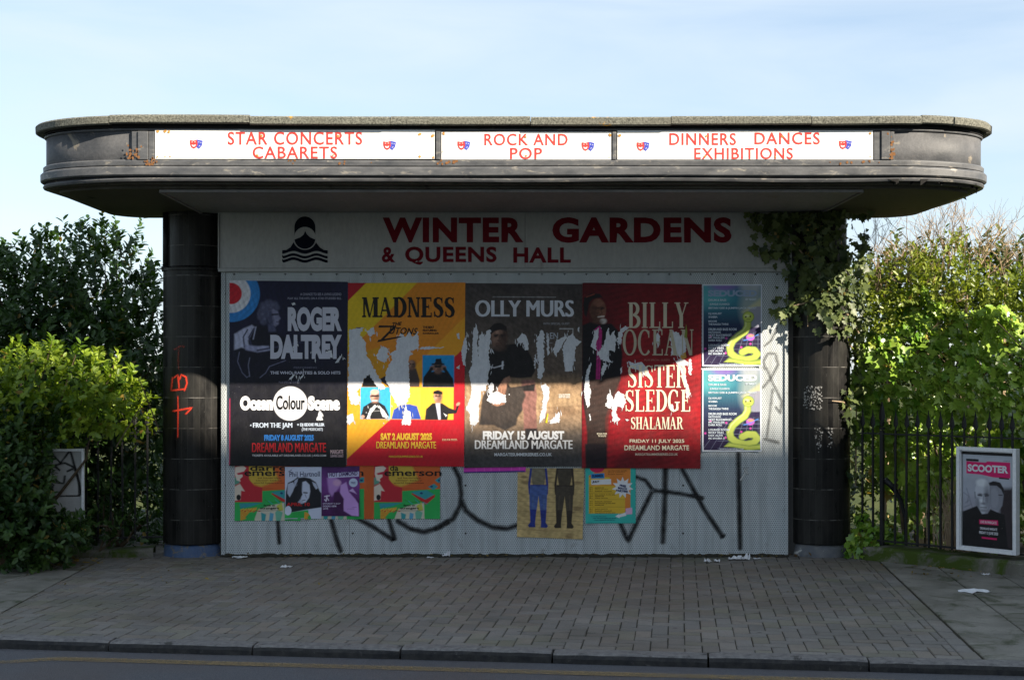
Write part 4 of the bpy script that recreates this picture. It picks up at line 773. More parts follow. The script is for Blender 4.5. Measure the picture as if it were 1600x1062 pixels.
s.poly([(200, 600), (232, 552), (262, 538), (272, 560), (250, 580), (240, 640), (236, 690), (196, 700), (170, 690), (180, 640)], (168, 124, 102), 6)
for x in (180, 196, 212, 228): s.line([(x + 16, 610), (x, 690)], 3, (112, 76, 62), 3)
s.line([(160, 488), (180, 494), (208, 486), (230, 480)], 6, (206, 206, 214), 3).line([(172, 478), (164, 500)], 4, (206, 206, 214), 3).line([(226, 462), (224, 498)], 9, (206, 206, 214), 3).poly([(172, 112), (510, 112), (510, 117), (172, 117)], (150, 150, 152), 2).line([(530, 285), (600, 285), (600, 335)], 4, (196, 196, 200), 2).line([(466, 310), (466, 428)], 3, (160, 160, 164), 2).line([(430, 362), (490, 362)], 3, (160, 160, 164), 2)
s.mottle(.16, 9, 22).mottle(.12, 24, 32); OG = (208, 211, 220)
s.text('OLLY MURS', 77, 134, 605, 222, OG, .055).text('WITH SPECIAL GUEST', 440, 253, 582, 265, (150, 150, 154), .02).text('LEN', 458, 307, 520, 340, (176, 180, 188), .01)
s.text('FRIDAY 15 AUGUST', 118, 832, 553, 878, (224, 226, 230), .055).text('DREAMLAND MARGATE', 75, 881, 598, 928, (212, 214, 218), .05).text('MARGATESUMMERSERIES.CO.UK', 180, 949, 487, 966, (190, 196, 204), .03).text('SCAN FOR TICKETS', 524, 634, 584, 656, (226, 222, 214), .03)
for k_, P_ in enumerate(([(66, 300), (78, 276), (96, 300), (88, 360), (94, 440), (98, 560), (110, 640), (96, 700), (98, 780), (74, 802), (50, 796), (48, 740), (28, 710), (50, 660), (58, 600), (44, 520), (60, 480)], [(100, 330), (112, 310), (128, 330), (140, 296), (160, 290), (158, 360), (150, 420), (156, 500), (140, 580), (132, 618), (104, 622), (94, 560), (92, 440)], [(408, 340), (430, 290), (446, 300), (444, 360), (442, 430), (446, 500), (430, 560), (412, 545), (414, 450), (406, 400)], [(545, 380), (570, 330), (598, 310), (614, 340), (648, 356), (616, 380), (606, 440), (596, 510), (560, 514), (552, 470)], [(430, 590), (452, 575), (470, 600), (474, 640), (460, 700), (450, 760), (424, 788), (420, 760), (438, 700), (444, 650)], [(474, 776), (500, 756), (520, 730), (532, 740), (528, 784), (478, 792)], [(300, 340), (326, 310), (348, 320), (364, 360), (360, 400), (344, 402), (332, 360), (308, 366)], [(492, 400), (510, 350), (548, 330), (570, 320), (540, 380), (508, 430)], [(150, 640), (190, 620), (240, 640), (240, 680), (180, 690), (140, 670)], [(8, 400), (30, 320), (34, 380), (24, 480), (10, 480)], [(150, 590), (170, 570), (178, 600), (164, 640), (148, 630)], [(396, 430), (404, 420), (400, 500), (392, 480)], [(624, 290), (632, 276), (636, 310)], [(458, 330), (470, 312), (474, 420), (464, 430)])): s.tear(P_, 4 + (k_ % 3), 9, 30 + k_)
s.shape([(463, 790), (452, 788), (462, 742), (468, 736)], (214, 200, 40), -0.0003)
s.build('concert_poster', 'torn grey-brown poster headed OLLY MURS with a crouching man in dark clothes', 'poster', BIG, -0.0135)
# --- 4
s = Sheet((900, 430, 3.425), (34, 42, 672, 1030), skew=((0, -2), (0, 6), (-8, 2), (-4, 0)))
s.fill((120, 20, 30))
n1 = 0.5 + 0.5 * np.sin((s.X + 0.35 * s.Y) / 62.0 + 1.4 * np.sin(s.Y / 170.0) + 0.8 * np.sin(s.X / 120.0)); n2 = np.clip((s.X - 120) / 260.0, 0, 1) * np.clip(1.25 - np.abs(s.Y - 640) / 560.0, 0.12, 1)
s.I = srgb((58, 10, 18)) + (srgb((168, 28, 36)) - srgb((58, 10, 18))) * (np.clip(0.15 + 0.85 * n2 * (0.45 + 0.55 * n1), 0, 1))[..., None]
s.mottle(0.10, 90, 6)
s.poly([(30, 700), (90, 760), (150, 760), (200, 700), (260, 760), (300, 900), (200, 1030), (30, 1030)], (170, 26, 38), 40, .5)
s.poly([(34, 270), (80, 250), (130, 262), (190, 258), (230, 300), (250, 420), (240, 560), (200, 640), (160, 760), (160, 1030), (60, 1030), (64, 840), (44, 700), (34, 560)], (22, 18, 24), 8).poly([(60, 560), (240, 540), (220, 640), (180, 760), (170, 920), (66, 900), (50, 700)], (64, 46, 40), 14, .75).poly([(50, 900), (170, 900), (170, 1030), (56, 1030)], (32, 22, 28), 10)
s.poly([(100, 290), (128, 270), (140, 300), (136, 420), (130, 556), (108, 556), (112, 420)], (176, 38, 120), 4).line([(122, 300), (120, 550)], 2.5, (110, 22, 80), 2)
s.face(118, 188, 43, 62, (118, 76, 60), -1).poly([(38, 160), (44, 120), (80, 98), (128, 100), (148, 128), (132, 120), (90, 128), (70, 150), (64, 190), (56, 230), (44, 210)], (26, 22, 26), 6).line([(56, 118), (98, 102)], 5, (150, 66, 50), 4).ell(146, 246, 18, 14, (196, 188, 182), .6).ell(120, 250, 26, 12, (90, 62, 54), .6, 0, .6).line([(104, 178), (122, 174)], 5, (40, 26, 24), 3).line([(138, 176), (152, 178)], 5, (40, 26, 24), 3).line([(132, 182), (140, 206), (128, 210)], 5, (86, 52, 42), 4).line([(118, 224), (150, 220)], 6, (220, 206, 196), 4).ell(100, 200, 14, 40, (86, 54, 44), .8, 0, .6)
s.mottle(.14, 10, 23).mottle(.10, 26, 33).serif('BILLY', 275, 146, 600, 282, (206, 196, 172), .2, .05, .04).serif('OCEAN', 248, 290, 632, 428, (190, 180, 156), .16, .05, .04).serif('SISTER', 272, 480, 598, 600, CREAM, .18, .05, .045, .02).serif('SLEDGE', 258, 612, 612, 728, CREAM, .18, .05, .045, .02).serif('SHALAMAR', 290, 758, 572, 822, CREAM, .19, .06, .05, .0)
s.text('PLUS SPECIAL GUESTS', 365, 448, 500, 458, (170, 110, 100), .02).text('FRIDAY 11 JULY 2025', 286, 876, 578, 900, CREAM, .02).text('DREAMLAND MARGATE', 258, 908, 604, 935, CREAM, .02).text('MARGATESUMMERSERIES.CO.UK', 316, 950, 544, 963, (214, 196, 176), .02).text('SCAN FOR', 110, 842, 166, 851, CREAM, .03).text('TICKETS', 116, 854, 160, 863, CREAM, .03)
for k_, P_ in enumerate(([(78, 380), (100, 300), (122, 280), (118, 330), (106, 360), (110, 404)], [(120, 410), (150, 370), (164, 300), (176, 280), (180, 330), (204, 296), (212, 350), (206, 410), (180, 400), (170, 430), (194, 470), (160, 460), (130, 450)], [(218, 360), (228, 300), (262, 270), (278, 280), (250, 310), (238, 370)], [(48, 560), (60, 500), (78, 465), (84, 480), (66, 540), (76, 620), (72, 700), (60, 710), (44, 640)], [(136, 500), (150, 465), (170, 480), (140, 540), (136, 520)], [(500, 340), (520, 300), (548, 308), (560, 330), (570, 300), (584, 320), (590, 400), (560, 440), (530, 424), (508, 432), (510, 380)], [(420, 340), (438, 300), (448, 330), (440, 392), (432, 370)], [(530, 460), (560, 440), (600, 470), (570, 490), (592, 560), (598, 590), (612, 640), (590, 660), (584, 600), (556, 500)], [(600, 450), (612, 440), (622, 500), (612, 536), (602, 520)], [(276, 460), (310, 470), (350, 462), (380, 500), (404, 550), (370, 540), (350, 510), (300, 500)], [(190, 700), (208, 640), (226, 620), (256, 640), (268, 680), (250, 710), (220, 700), (214, 740), (238, 770), (208, 786), (196, 780)], [(156, 700), (170, 640), (186, 626), (196, 660), (206, 690), (186, 712)], [(70, 745), (76, 740), (80, 776), (72, 778)], [(262, 770), (276, 768), (284, 774), (272, 780)], [(494, 690), (512, 690), (530, 722), (520, 732), (500, 716)], [(236, 500), (246, 488), (246, 520), (238, 530)])): s.tear(P_, 4 + (k_ % 3), 9, 60 + k_)
s.shape([(578, 330), (588, 260), (594, 300), (592, 340)], (130, 140, 60), -0.0006).shape([(556, 430), (584, 410), (590, 440), (566, 452)], (206, 160, 70), -0.0006)
s.build('concert_poster', 'torn dark red poster headed BILLY OCEAN with a standing man in a black suit', 'poster', BIG, -0.0155)
# --- narrow posters at the right
def seduced(y0, y1, label, Y, first):
    oy = y0 - 52 if first else y0 - 535
    s = Sheet((1080, 430, 3.6625), (62, y0, 405 if first else 401, y1), 0.8); k = lambda P: [(a, b + oy) for a, b in P]; e = lambda cx, cy, *a, **q: s.ell(cx, cy + oy, *a, **q)
    if not first: k = lambda P: [(a, b + oy + 483) for a, b in P]; e = lambda cx, cy, *a, **q: s.ell(cx, cy + oy + 483, *a, **q)
    h = y0 - 52
    s.vgrad([(y0, (70, 110, 150)), (y0 + 90, (60, 130, 150)), (y0 + 230, (34, 52, 84)), (y0 + 330, (30, 24, 60)), (y1, (38, 26, 66))])
    e(110, 100, 110, 80, (96, 186, 190), .9, a=.7); e(180, 64, 70, 26, (150, 90, 190), .9, a=.7); e(340, 60, 60, 50, (186, 190, 200), .8, a=.8); e(350, 180, 70, 120, (170, 176, 170), .7, a=.7)
    s.poly(k([(290, 210), (400, 130), (405, 210), (350, 250)]), (206, 200, 150), 20, .7); e(385, 240, 72, 62, (150, 150, 170), .06, a=.9); s.poly(k([(320, 300), (405, 296), (405, 330), (300, 330)]), (40, 30, 70), 6)
    for i in range(9): s.line(k([(200 + i * 26, 330), (60 + i * 46, 520)]), 2, (150, 160, 190), 2, .55)
    for i, yy in enumerate((345, 366, 392, 424, 462, 506)): s.line(k([(150, yy), (405, yy)]), 2, (150, 160, 190), 2, .55)
    for x, y in ((80, 420), (286, 412), (338, 392), (196, 445), (240, 350), (200, 360), (110, 350)): e(x, y, 6, 6, (214, 70, 170), .6)
    e(338, 355, 24, 20, (186, 96, 196), .1); s.line(k([(300, 372), (330, 366), (372, 342), (382, 340)]), 5, (80, 140, 230), 3); e(340, 346, 18, 8, (230, 150, 120), .6)
    SN, SD, SH = (186, 200, 92), (124, 148, 66), (222, 228, 164)
    body = [(322, 246), (322, 290), (306, 322), (270, 346), (236, 376), (220, 412), (226, 446), (256, 470), (310, 484), (356, 476), (378, 450), (360, 428), (322, 426), (292, 440)]
    for pts, w, c in ((body, 42, SD), (body, 34, SN)): s.line(k(pts), w, c, 4)
    s.line(k([(312, 252), (312, 290), (296, 314), (258, 342), (226, 376), (212, 414)]), 7, SH, 5, .7); s.poly(k([(186, 496), (214, 470), (250, 478), (330, 490), (404, 476), (404, 512), (330, 520), (240, 500)]), SD, 4); s.poly(k([(186, 496), (220, 478), (260, 484), (330, 494), (404, 488), (404, 506), (330, 514), (240, 496)]), SN, 4)
    e(326, 238, 34, 32, SD, .08); e(326, 238, 30, 28, SN, .1); e(318, 232, 14, 8, SH, .8); e(312, 238, 5, 5, (60, 50, 40), .3); e(338, 236, 5, 5, (60, 50, 40), .3); s.line(k([(316, 252), (336, 252)]), 2.5, (90, 100, 40), 2)
    s.I[(s.X < 69) | (s.X > s.box[2] - 7) | (s.Y < y0 + 7) | (s.Y > y1 - 7)] = srgb((214, 220, 232))
    W2 = (200, 212, 226); dy = 0 if first else 483
    T = lambda b_, a, c, d, e_, bo=.03, col=W2: s.text(b_, a, c + dy + h if first else c + y0 - 52, d, e_ + dy + h if first else e_ + y0 - 52, col, bo)
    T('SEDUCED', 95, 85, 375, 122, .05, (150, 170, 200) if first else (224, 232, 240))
    for b_, a, c, d, e_ in (('DRUM & BASS', 98, 136, 200, 148), ('BY NIGHT', 310, 132, 372, 144), ('JUNGLE CLASSICS', 104, 160, 218, 174), ('BRYAN GEE & JUMPIN JACK FROST', 98, 182, 374, 196), ('DJ KRUST', 98, 214, 174, 228), ('SHABBA', 98, 233, 150, 244), ('MOOSE', 98, 258, 146, 268), ('THE RAGGA TWINS', 98, 274, 212, 286), ('DRUM AND BASS ROOM', 98, 302, 258, 316), ('HATCHUCK', 98, 320, 170, 332), ('NICKY BLACKMARKET', 98, 336, 230, 348), ('MC FEARLESS', 98, 352, 190, 362), ('DARK ROLL', 98, 366, 176, 378), ('LOUNGE ROOM', 98, 394, 216, 406), ('RICKY FINN', 98, 410, 184, 422), ('DEX ALIVE', 98, 427, 180, 438), ('MC SHABBA D', 98, 443, 192, 454)): T(b_, a, c, d, e_)
    T('WWW.UNIVERSE.COM', 160, 506, 298, 514)
    return s.build('club_poster', label, 'poster', 'snake club posters at the right of the hoarding', Y)
seduced(52, 520, 'white-edged SEDUCED poster with a green snake, the upper one, half shaded by the canopy', -0.007, True)
seduced(535, 1007, 'white-edged SEDUCED poster with a green snake, the lower one, wholly sunlit at the top', -0.007, False)

# ------------------------------------------------------------------ small posters of the lower row
def emerson(x0, x1, ybot, label, Y, tornttl=False, ox=0):
    s = Sheet((360, 720, 10.0), (x0, 60, x1, ybot), 0.55); o = x0 - 70 + ox; k = lambda P: [(a + o, b) for a, b in P]; G, T_ = (44, 170, 84), (52, 150, 156)
    s.fill((196, 92, 40)).poly(k([(280, 40), (1080, 40), (1180, 480), (480, 400), (310, 330), (280, 220)]), (206, 98, 44), 10).poly(k([(280, 40), (640, 40), (760, 300), (480, 400), (310, 330), (280, 220)]), (204, 170, 64), 40)
    s.poly(k([(60, 40), (290, 40), (290, 280), (380, 390), (500, 410), (500, 640), (60, 640)]), (186, 40, 52), 8).poly(k([(60, 260), (120, 230), (150, 340), (60, 380)]), (96, 150, 130), 20).poly(k([(80, 90), (200, 70), (250, 110), (220, 150), (210, 180), (190, 210), (195, 240), (150, 280), (160, 320), (100, 300), (70, 200)]), (224, 206, 190), 10).poly(k([(100, 190), (220, 160), (215, 205), (120, 215)]), (186, 30, 60), 10).poly(k([(60, 400), (150, 355), (225, 470), (170, 460), (160, 600), (60, 620)]), (220, 204, 186), 16).ell(130 + o, 565, 34, 44, (24, 22, 22), .2)
    s.poly(k([(500, 465), (1120, 430), (1120, 960), (60, 960), (60, 640), (500, 640)]), G, 8)
    for P_, c in (([(640, 480), (880, 450), (1000, 520), (870, 610), (820, 600)], T_), ([(640, 510), (660, 500), (860, 600), (1010, 520), (1010, 560), (870, 680)], (190, 40, 44)), ([(1010, 300), (1080, 250), (1120, 250), (1120, 330), (1060, 340)], T_), ([(900, 400), (1000, 350), (1060, 400), (990, 450)], T_), ([(140, 660), (500, 650), (320, 710), (160, 740)], T_), ([(160, 760), (420, 720), (380, 800), (240, 900), (160, 930)], (206, 150, 48)), ([(230, 880), (300, 800), (430, 760), (400, 850), (330, 920)], G), ([(380, 900), (430, 760), (620, 690), (840, 650), (850, 960), (380, 960)], (206, 200, 180)), ([(480, 800), (560, 830), (540, 960), (490, 960)], T_), ([(620, 800), (680, 820), (660, 940), (600, 960)], (90, 160, 190)), ([(700, 800), (740, 760), (820, 800), (780, 950), (720, 950)], (110, 176, 150)), ([(720, 700), (800, 640), (830, 760), (760, 780)], (190, 190, 80))): s.poly(k(P_), c, 14)
    for cx, cy in ((800, 500), (960, 395), (1080, 300)): s.ell(cx + o, cy, 22, 16, (20, 60, 110), .4)
    for i in range(14): s.line(k([(160 + i * 22, 760 + 9 * (i % 5)), (210 + i * 20, 740 + 12 * ((i * 3) % 6))]), 12, (196, 50, 40) if i % 2 else (214, 190, 70), 9)
    s.line(k([(400, 775), (820, 770)]), 6, (40, 40, 40), 4)
    for i in range(6): s.line(k([(540 + i * 55, 600 + 20 * (i % 3)), (600 + i * 60, 640 + 30 * (i % 2))]), 10, (60, 160, 170) if i % 2 else (40, 140, 60), 10)
    K_ = (26, 22, 20)
    for i, (b_, a, c, d, e) in enumerate((('darren' if not tornttl else 'da', 310, 60, 1000 if not tornttl else 440, 150), ('emerson', 220, 158, 1110, 232))): s.text(b_, a + o, c, min(d + o, 99999), e, K_, .015)
    for i, b_ in enumerate(('ed banbridge', 'senor tobey', 'world hypersense')): s.text(b_, 430 - i * 30 + o, 250 + i * 38, 790 + i * 25 + o, 280 + i * 38, (96, 56, 30), .0)
    s.text('faith in', 520 + o, 675, 700 + o, 705, K_, .02).text('strangers', 470 + o, 718, 760 + o, 760, K_, .02)
    if tornttl: s.rip = []
    return s, s.build('club_poster', label, 'poster', 'green and red club posters along the bottom row', Y)
emerson(70, 1100, 930, 'leftmost green and red club poster reading darren emerson, left of the portrait flyer', -0.0045)
emerson(1160, 2232, 905, 'green and red club poster half hidden behind the portrait and purple flyers', -0.0035, ox=-120)
emerson(2215, 3275, 900, 'rightmost green and red club poster reading darren emerson, with its title torn', -0.0045, True, ox=40)
s = Sheet((360, 720, 10.0), (855, 88, 1425, 900), 0.55)
s.fill((200, 206, 226)).poly([(870, 480), (900, 340), (980, 300), (1060, 260), (1160, 250), (1250, 270), (1340, 330), (1400, 470), (1425, 500), (1425, 720), (1250, 745), (950, 800), (860, 730)], (28, 28, 36), 14)
s.poly([(900, 360), (980, 320), (1010, 380), (980, 470), (930, 560), (890, 500)], (180, 186, 206), 14).poly([(1000, 300), (1060, 270), (1040, 380), (1000, 420)], (170, 176, 198), 12).poly([(1280, 320), (1340, 350), (1370, 420), (1340, 440), (1300, 380)], (180, 186, 206), 12).line([(960, 330), (1000, 300), (1060, 250)], 14, (28, 28, 36), 8).line([(1010, 420), (1050, 330)], 12, (28, 28, 36), 8)
s.poly([(1110, 330), (1180, 310), (1240, 370), (1250, 470), (1230, 570), (1180, 640), (1120, 660), (1080, 600), (1130, 520), (1100, 430)], (196, 202, 222), 16).poly([(1060, 320), (1130, 310), (1120, 480), (1100, 600), (1040, 600)], (34, 34, 42), 24).line([(1150, 490), (1200, 495)], 20, (40, 40, 50), 14).line([(1170, 520), (1190, 570)], 10, (120, 124, 146), 10).line([(1120, 615), (1170, 605)], 12, (80, 80, 96), 8).ell(1100, 640, 40, 26, (170, 176, 198), .6)
s.poly([(855, 890), (860, 820), (1000, 790), (1220, 760), (1225, 890)], (46, 172, 80), 8).ell(905, 770, 52, 72, (210, 216, 236), .1)
s.text('Phil Hartnoll', 925, 165, 1400, 245, (40, 46, 80), .0, 1, 0, 8).text('APRIL 10', 880, 645, 1245, 700, (186, 34, 36), .04); s.line([(910, 165), (960, 135)], 10, (40, 46, 80), 6)
s.build('flyer', 'pale flyer with a black and white face held between two hands', 'flyer', None, -0.0088)
s = Sheet((500, 720, 8.0), (20, 62, 495, 685), 0.55)
s.vgrad([(62, (70, 36, 90)), (300, (120, 60, 140)), (520, (74, 26, 84)), (685, (70, 24, 78))]).mottle(.15, 90, 5).poly([(90, 210), (190, 190), (260, 260), (240, 330), (180, 400), (150, 440), (110, 380)], (176, 130, 196), 24).poly([(260, 300), (330, 260), (360, 380), (440, 470), (480, 530), (490, 685), (400, 680), (300, 620), (290, 500), (250, 400)], (196, 150, 218), 16).poly([(180, 390), (240, 380), (300, 470), (290, 600), (160, 560)], (64, 20, 70), 16).ell(215, 270, 50, 40, (206, 160, 200), .6).poly([(360, 370), (410, 340), (460, 410), (440, 400), (420, 390)], (206, 170, 224), 12).ell(418, 268, 54, 54, (196, 206, 230), .05).poly([(100, 150), (490, 128), (488, 190), (108, 210)], (206, 200, 232), 4).line([(60, 440), (120, 430)], 12, (226, 214, 236), 8).line([(90, 430), (78, 500), (60, 480)], 12, (226, 214, 236), 8).line([(85, 450), (110, 490)], 10, (226, 214, 236), 8)
s.text('HOT DIAMOND', 120, 142, 470, 196, (60, 24, 90), .02, 1, 0, 20).text('FREE', 390, 256, 446, 282, (60, 40, 110), .0)
for i, b_ in enumerate(('SATURDAY 5 JULY', 'DOORS 10PM', 'LATE')): s.text(b_, 36 + i * 3, 520 + i * 30, (258, 205, 104)[i], 542 + i * 30, (216, 206, 230), .02)
s.text('TICKETS', 400, 570, 460, 580, (90, 50, 120), .0).text('ON THE DOOR', 340, 590, 470, 600, (90, 50, 120), .0)
s.build('flyer', 'purple flyer with a white title strip and a round badge', 'flyer', None, -0.0088)
s = Sheet((680, 710, 4.706), (210, 90, 665, 132), 0.6, skew=((0, 0), (0, 0), (0, -6), (0, 2)))
s.fill((206, 60, 176))
for x in (300, 360, 410, 470, 560, 620): s.line([(x, 90), (x + 3, 132)], 5, (226, 110, 200), 5, .7)
s.poly([(210, 124), (660, 120), (660, 140), (210, 140)], (74, 50, 130), 4)
s.build('poster_strip', 'magenta strip of a hidden poster showing below the grey-brown poster', 'poster', None, -0.0045)
s = Sheet((800, 720, 8.0), (70, 88, 895, 965), 0.55, skew=((0, 0), (10, 0), (-14, 10), (-8, -20)))
s.fill((190, 164, 112)).mottle(.08, 200, 8)
rr = random.Random(4)
for yy in (130, 200, 260, 340, 420, 510, 570, 640, 690, 740, 790, 870): s.line([(75 + rr.uniform(0, 60), yy + rr.uniform(-8, 8)), (250, yy), (480, yy + rr.uniform(-6, 6)), (890, yy + rr.uniform(-10, 10))], 4, (110, 86, 56), 6, .7)
for cx, cy, a_, b_ in ((820, 590, 60, 30), (180, 270, 60, 24), (820, 270, 50, 20), (740, 640, 40, 14), (730, 930, 50, 40), (150, 200, 40, 16), (470, 210, 40, 14)): s.ell(cx, cy, a_, b_, (110, 86, 58), .8, 0, .6)
BD, BM, TD, TM = (36, 52, 130), (84, 104, 146), (52, 44, 36), (92, 80, 64)
for (dx, J1, J2, J3) in ((0, BM, (70, 92, 150), BD), (325, TM, (70, 62, 52), TD)):        # two plain clothed walkers seen from behind
    q = lambda P: [(a + dx, b) for a, b in P]
    s.poly(q([(225, 80), (430, 80), (415, 200), (400, 300), (260, 300), (240, 200)]), (120, 112, 92) if dx == 0 else (72, 64, 52), 10).line(q([(235, 100), (215, 300), (225, 410)]), 26, J3, 10).line(q([(420, 100), (440, 300), (436, 410)]), 26, J3, 10)
    s.poly(q([(228, 300), (440, 300), (440, 440), (436, 620), (356, 620), (334, 440), (312, 620), (226, 620), (220, 440)]), J2, 8).line(q([(235, 305), (432, 305)]), 14, J3, 6).poly(q([(228, 610), (310, 610), (296, 780), (300, 835), (222, 838), (206, 815), (236, 770)]), J3, 8).poly(q([(356, 615), (436, 615), (428, 770), (458, 815), (440, 838), (366, 835), (370, 770)]), J3, 8).line(q([(270, 430), (262, 600)]), 16, J1, 14, .8).line(q([(398, 430), (402, 600)]), 16, J1, 14, .8)
s.mottle(.12, 24, 41).mottle(.10, 70, 42); s.build('art_print', 'beige print with two standing figures, one blue and one brown', 'poster', None, -0.0055)
s = Sheet((800, 720, 8.0), (918, 85, 1545, 775), 0.55)
s.fill((58, 182, 170)).poly([(1150, 85), (1480, 85), (1480, 590), (1400, 640), (960, 300), (960, 180)], (222, 134, 56), 5).poly([(960, 308), (1412, 308), (1412, 655), (960, 655)], (222, 182, 56), 3).poly([(960, 200), (1220, 200), (1240, 300), (960, 300)], (222, 182, 56), 6).ell(1062, 86, 90, 58, (206, 36, 84), .04).poly([(988, 158), (1152, 150), (1156, 214), (988, 218)], (40, 140, 204), 3).poly([(988, 232), (1238, 224), (1240, 288), (990, 296)], (226, 226, 228), 3).poly([(1420, 590), (1500, 580), (1504, 660), (1424, 666)], (222, 176, 206), 3).poly([(1290, 690), (1340, 655), (1335, 668), (1420, 640), (1428, 680), (1345, 700), (1345, 712)], (226, 226, 228), 3)
for yy in (395, 480, 570): s.line([(960, yy), (1412, yy)], 3, (120, 90, 30), 3)
st_ = []
for i in range(22): a = 2 * math.pi * i / 22; r_ = 135 if i % 2 == 0 else 82; st_.append((1382 + r_ * math.sin(a), 330 - r_ * math.cos(a)))
s.poly(st_, (228, 228, 230), 3)
NV = (24, 40, 96); BR = (84, 60, 24)
s.text('SUMMER', 1000, 168, 1140, 204, NV, .03, 1, 0, 6).text('JULY', 1004, 246, 1090, 278, (40, 40, 60), .05, 1, .2, 4)
for i, b_ in enumerate(('FREE', 'BEACH', 'PARTIES!')): s.text(b_, 1345 - i * 22, 288 + i * 32, 1425 + i * 10, 314 + i * 32, NV, .05, 1, 0, -14)
for i, yy in enumerate((324, 346, 368, 410, 432, 454, 496, 518, 540, 590, 612, 636)): s.text(('SAT 5', 'FRI 11', 'SUN 13', 'SAT 19')[i % 4], 968, yy, 1008, yy + 12, BR, .02).text(('sunset set', 'harbour party live', 'beach sound', 'late sessions on the sand')[i % 4], 1036, yy, 1150 + 46 * (i % 4), yy + 13, BR, .02)
for i in range(3): s.text(('on the main sands', 'every weekend', 'from noon')[i], 1200, 110 + i * 22, 1430 - i * 20, 124 + i * 22, BR, .0).text(('open all day, free entry', 'main stage and beach stage with guests', 'see the town website for full line up')[i], 960, 684 + i * 22, (1180, 1300, 1280)[i], 698 + i * 22, NV, .02)
s.build('event_poster', 'teal and yellow poster reading JULY and FREE BEACH PARTIES on a white star', 'poster', None, -0.0055)

# ------------------------------------------------------------------ railings and notice boards
RD = Vector((0.71, -0.704, 0)).normalized(); RS = Vector((3.05, -0.03, 0)); RZ = math.atan2(RD.y, RD.x)
def bar_mesh(h0, h1, rail, w=0.008):
    mb = MB(); mb.box(-w, w, -w, w, h0, rail + 0.03)
    pr = [(w * 1.0, rail + 0.03), (w * 0.8, rail + 0.05), (w * 3.0, rail + 0.085), (w * 2.3, rail + 0.125), (w * 0.9, rail + 0.17), (0.0008, h1)]
    vs = []
    for r_, z in pr: vs += [(-r_, 0, z), (0, -w * 0.75, z), (r_, 0, z), (0, w * 0.75, z)]
    mb.add(vs, [(i * 4 + j, i * 4 + (j + 1) % 4, i * 4 + 4 + (j + 1) % 4, i * 4 + 4 + j) for i in range(len(pr) - 1) for j in range(4)]); return mb
def railing(start, rz, length, n0, posts, label):
    t = thing('iron_railing', start, label, 'railing', None, rz); zr, zb = 1.075, 0.155
    proto = bar_mesh(zb - 0.02, 1.285, zr).build('bar', M['iron'], t, world=False); n = int(length / 0.104); first = True
    for i in range(n0, n):
        if any(abs(i * 0.104 - p) < 0.04 for p in posts): continue
        b = proto if first else proto.copy()
        if not first: COL.objects.link(b); b.parent = t
        first = False; b.location = (i * 0.104, 0, 0)
        b.rotation_euler = (random.uniform(-.008, .008), random.uniform(-.008, .008), 0)
    mb = MB(); mb.box(-0.02, length, -0.016, 0.016, zr - 0.006, zr + 0.006); mb.build('top_rail', M['iron'], t, world=False)
    mb = MB(); mb.box(-0.02, length, -0.016, 0.016, zb - 0.007, zb + 0.007); mb.build('bottom_rail', M['iron'], t, world=False)
    for p in posts:
        mb = MB(); w = 0.0155; mb.box(p - w, p + w, -w, w, 0.0, zr + 0.03)
        for z0, r_ in ((zr + 0.045, 0.024), (zr + 0.075, 0.017), (zr + 0.095, 0.022)): mb.lathe(p, 0, [(0.004, z0 - 0.014), (r_, z0 - 0.008), (r_, z0 + 0.008), (0.004, z0 + 0.014)], 12)
        pr = [(0.014, zr + 0.10), (0.031, zr + 0.135), (0.026, zr + 0.19), (0.001, zr + 0.275)]; vs = []
        for r_, z in pr: vs += [(p - r_, 0, z), (p, -0.012, z), (p + r_, 0, z), (p, 0.012, z)]
        mb.add(vs, [(i * 4 + j, i * 4 + (j + 1) % 4, i * 4 + 4 + (j + 1) % 4, i * 4 + 4 + j) for i in range(3) for j in range(4)])
        po = mb.build('post', M['iron'], t, world=False)
        mb = MB(); mb.tube([(p + 0.01, 0.03, 0.68), (p + 0.06, 0.07, 0.62), (p + 0.12, 0.11, 0.50), (p + 0.15, 0.13, 0.34), (p + 0.155, 0.135, 0.0)], [0.030, 0.026, 0.018, 0.015, 0.014], 8); mb.build('stay', M['iron'], po, True, world=False)
    return t
railing(RS, RZ, 5.2, 0, (0.19, 2.4, 4.6), 'black iron spear-topped railing to the right of the pavilion')
LS = Vector((-7.6, -0.75, 0)); LD = (Vector((-3.08, 0.12, 0)) - LS); LZ = math.atan2(LD.y, LD.x)
railing(LS, LZ, LD.length, 0, (0.6, 2.6), 'black iron railing half hidden in the shrubs left of the pavilion')
def plinth(name, a, b, w0, w1, h, label):
    d = (b - a); L = d.length; rz = math.atan2(d.y, d.x); t = thing(name, a, label, 'wall', None, rz); mb = MB(); n = 40; rr = random.Random(6); vs = []
    for i in range(n + 1):
        x = L * i / n
        for (y, z) in ((w0, -0.02), (w0, h - 0.02), (w0 + 0.02, h), (w1, h), (w1, -0.02)): vs.append((x, y + rr.uniform(-.006, .006), z + (rr.uniform(-.006, .006) if z > 0 else 0)))
    fs = [(i * 5 + j, (i + 1) * 5 + j, (i + 1) * 5 + j + 1, i * 5 + j + 1) for i in range(n) for j in range(4)]; mb.add(vs, fs); mb.build('kerb_stone', M['concrete'], t, world=False); return t
plinth('low_wall', RS + RD * 0.1 + Vector((0, 0, 0)), RS + RD * 5.4, -0.17, 0.14, 0.115, 'low mossy concrete plinth under the right-hand railing')
plinth('low_wall', LS, LS + LD * 0.985, -0.16, 0.14, 0.07, 'low concrete plinth under the left-hand railing')
